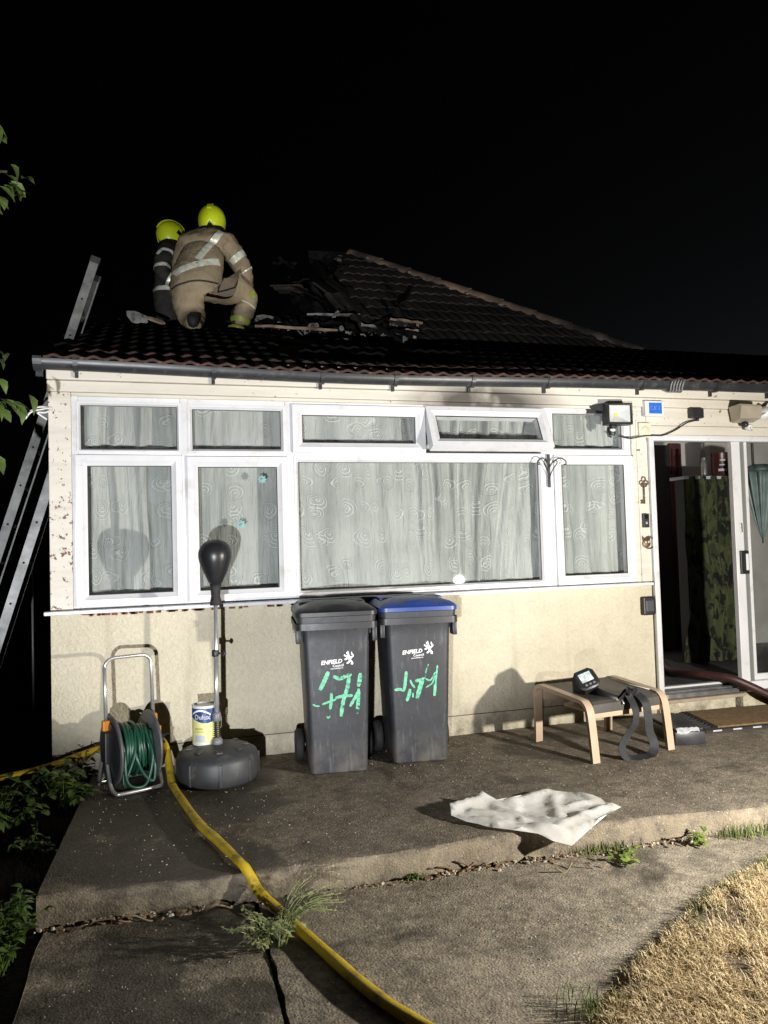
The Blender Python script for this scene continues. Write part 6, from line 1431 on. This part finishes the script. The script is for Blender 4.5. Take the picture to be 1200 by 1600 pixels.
def litter(name, m, n, area, smin, smax, seed, flat=0.25):
    r = random.Random(seed); mb = MB()
    for i in range(n):
        x, y, z = area(r); s_ = r.uniform(smin, smax)
        Mx = Matrix.Translation((x, y, z+s_*flat)) @ Euler((r.uniform(-.3,.3), r.uniform(-.3,.3), r.uniform(0, 6.3))).to_matrix().to_4x4()
        n_ = 6; pts = [(s_*r.uniform(.6,1.1)*math.cos(2*PI*k/n_)*1.35, s_*r.uniform(.6,1.1)*math.sin(2*PI*k/n_)) for k in range(n_)]
        vs = [Mx @ Vector((a, b, -s_*flat)) for a, b in pts]+[Mx @ Vector((a*.75, b*.75, s_*flat)) for a, b in pts]
        mb.add(vs, [tuple(n_+k for k in range(n_))]+[(k, (k+1) % n_, n_+(k+1) % n_, n_+k) for k in range(n_)])
    return tag(mb.build(name, m), kind='stuff')
litter('loose_grit', M['pebble'], 900, lambda r: (r.uniform(-.4, 3.4), r.uniform(-1.75, -0.1), 0.0), 0.0015, 0.0042, 61, 0.4)
litter('loose_grit', M['pebble'], 1400, lambda r: (r.uniform(-.4, 3.0), r.uniform(-3.3, -1.9), -0.122), 0.0012, 0.0036, 62, 0.4)
def foot(r):
    x = r.choice((r.gauss(1.35,.16), r.gauss(1.75,.13), r.gauss(-0.1,.2), r.gauss(2.3,.15), r.uniform(-.4,2.6))); return (x, edge_y(x)-0.02-abs(r.gauss(0,.025)), -0.118)
litter('dead_leaves', M['dead_leaf'], 230, foot, 0.005, 0.017, 63, 0.15)
litter('kerb_stones', M['pebble'], 110, lambda r: foot(r), 0.004, 0.011, 64, 0.5)
tw = MB(); r = random.Random(65)
for (x, y, a, l) in ((1.30,-1.835,0.1,.20),(1.38,-1.83,-.2,.17),(1.44,-1.845,1.2,.09),(1.22,-1.83,.2,.12),(-0.2,-1.83,.1,.22),(-0.1,-1.84,-.1,.18),(0.25,-1.86,.12,.16),(1.75,-2.02,.4,.12),(1.9,-2.05,-.3,.10)):
    P = [Vector((x+math.cos(a)*l*(k/4-.5), y+math.sin(a)*l*(k/4-.5), -0.108+0.02*math.sin(k*1.3+x))) for k in range(5)]; tw.tube(P, 0.004, 5)
tag(tw.build('twigs', M['dead_leaf']), kind='stuff')
tag(MB().lathe([(0,-.028),(.030,-.02),(.045,.0),(.034,.022),(0,.030)], 9, Matrix.Translation((-0.47,-1.70,-0.10)) @ Matrix.Rotation(.5,4,'X') @ Matrix.Scale(.7,4,(1,0,0)), sm=False).build('stone', M['wood']), 'pale rounded stone at the broken corner of the step', 'stone')
tag(MB().lathe([(0,-.028),(.026,-.02),(.034,.0),(.026,.022),(0,.026)], 7, Matrix.Translation((-0.31,-0.20,0.03)) @ Matrix.Rotation(.8,4,'X') @ Matrix.Scale(1.6,4,(1,0,0)), sm=False).build('rubble_lump', M['pebble']), 'pale lump of rubble under the yellow hose behind the reel', 'rubble')
# creeper bits on the hose behind the reel
weed('dry creeper twisted round the yellow hose at the wall corner', (-0.42,-0.16,0.12), 8, 0.09, 0.13, 0.035, M['dead_leaf'], 39, 3, cat='creeper', name='creeper')

# tree outside the frame whose branch tips reach in
tr = thing('tree', 'dark garden tree with leafy branch tips reaching past the end of the house', 'tree', (-2.1, -0.75, -0.18))
MB().tube([(0,0,-.05),(0.03,0.02,1.2),(-0.02,0.03,2.4),(0.05,0,3.6),(0.1,0,4.6)], [.13,.11,.09,.06,.03], 12).build('trunk', M['bark'], tr)
lm = {}
def leaf_mesh(seed):
    b = MB(); r = random.Random(seed); leaf_at(b, (0,0,0), (1,0,0), (0,0,1), 0.085, 0.026, r.uniform(.15,.5), r.uniform(.2,.6))
    me = bpy.data.meshes.new('leaf'); me.from_pydata(b.v, [], b.f); me.polygons.foreach_set('use_smooth', [True]*len(b.f)); me.materials.append(M['tree_leaf']); return me
LM = [leaf_mesh(i) for i in range(5)]; r = random.Random(71); nl = 0
def branch(pts, rad, leaves, tipbias=0.5, parent=tr):
    P = spline(pts, 6); o = MB().tube(P, [rad*(1-.75*i/len(P)) for i in range(len(P))], 7).build('branch', M['bark'], parent)
    for i in range(leaves):
        p = P[min(len(P)-1, int(len(P)*(tipbias+(1-tipbias)*r.random())))]
        l = link('leaf', r.choice(LM), o); l.location = p+Vector((r.gauss(0,.03), r.gauss(0,.05), r.gauss(0,.045))); l.rotation_euler = (r.uniform(-.6,.6), r.uniform(-.2,1.0), r.gauss(0, 1.0)); s_ = r.uniform(.75,1.25); l.scale = (s_, s_, s_)
for pts, n_ in (([(0,0,3.0),(0.6,0,3.55),(1.05,-.05,3.78),(1.30,-.05,3.86)], 26), ([(0,0,2.9),(0.7,0,3.35),(1.1,-.02,3.58),(1.37,-.02,3.62)], 34), ([(0,0,2.8),(0.6,-.05,3.2),(1.1,-.08,3.42),(1.35,-.08,3.45)], 30),
                ([(0,0,2.0),(0.7,0,2.40),(1.1,-.02,2.55),(1.34,-.02,2.60)], 16), ([(0,0,1.9),(0.7,-.05,2.15),(1.15,-.05,2.36),(1.40,-.05,2.38)], 22), ([(0,0,1.8),(0.6,0,2.1),(1.1,-.05,2.26),(1.32,-.05,2.25)], 16),
                ([(0,0,3.2),(-.5,.3,3.9),(-.9,.5,4.3)], 24), ([(0,0,3.4),(.2,.6,4.1),(.3,.9,4.6)], 24), ([(0,0,3.3),(.1,-.6,3.9),(.2,-1.0,4.3)], 24), ([(0,0,2.3),(-.6,-.2,2.9),(-1.0,-.3,3.2)], 24), ([(0.1,0,4.4),(.3,.1,4.9),(.5,.1,5.2)], 24)):
    branch(pts, 0.022, n_)
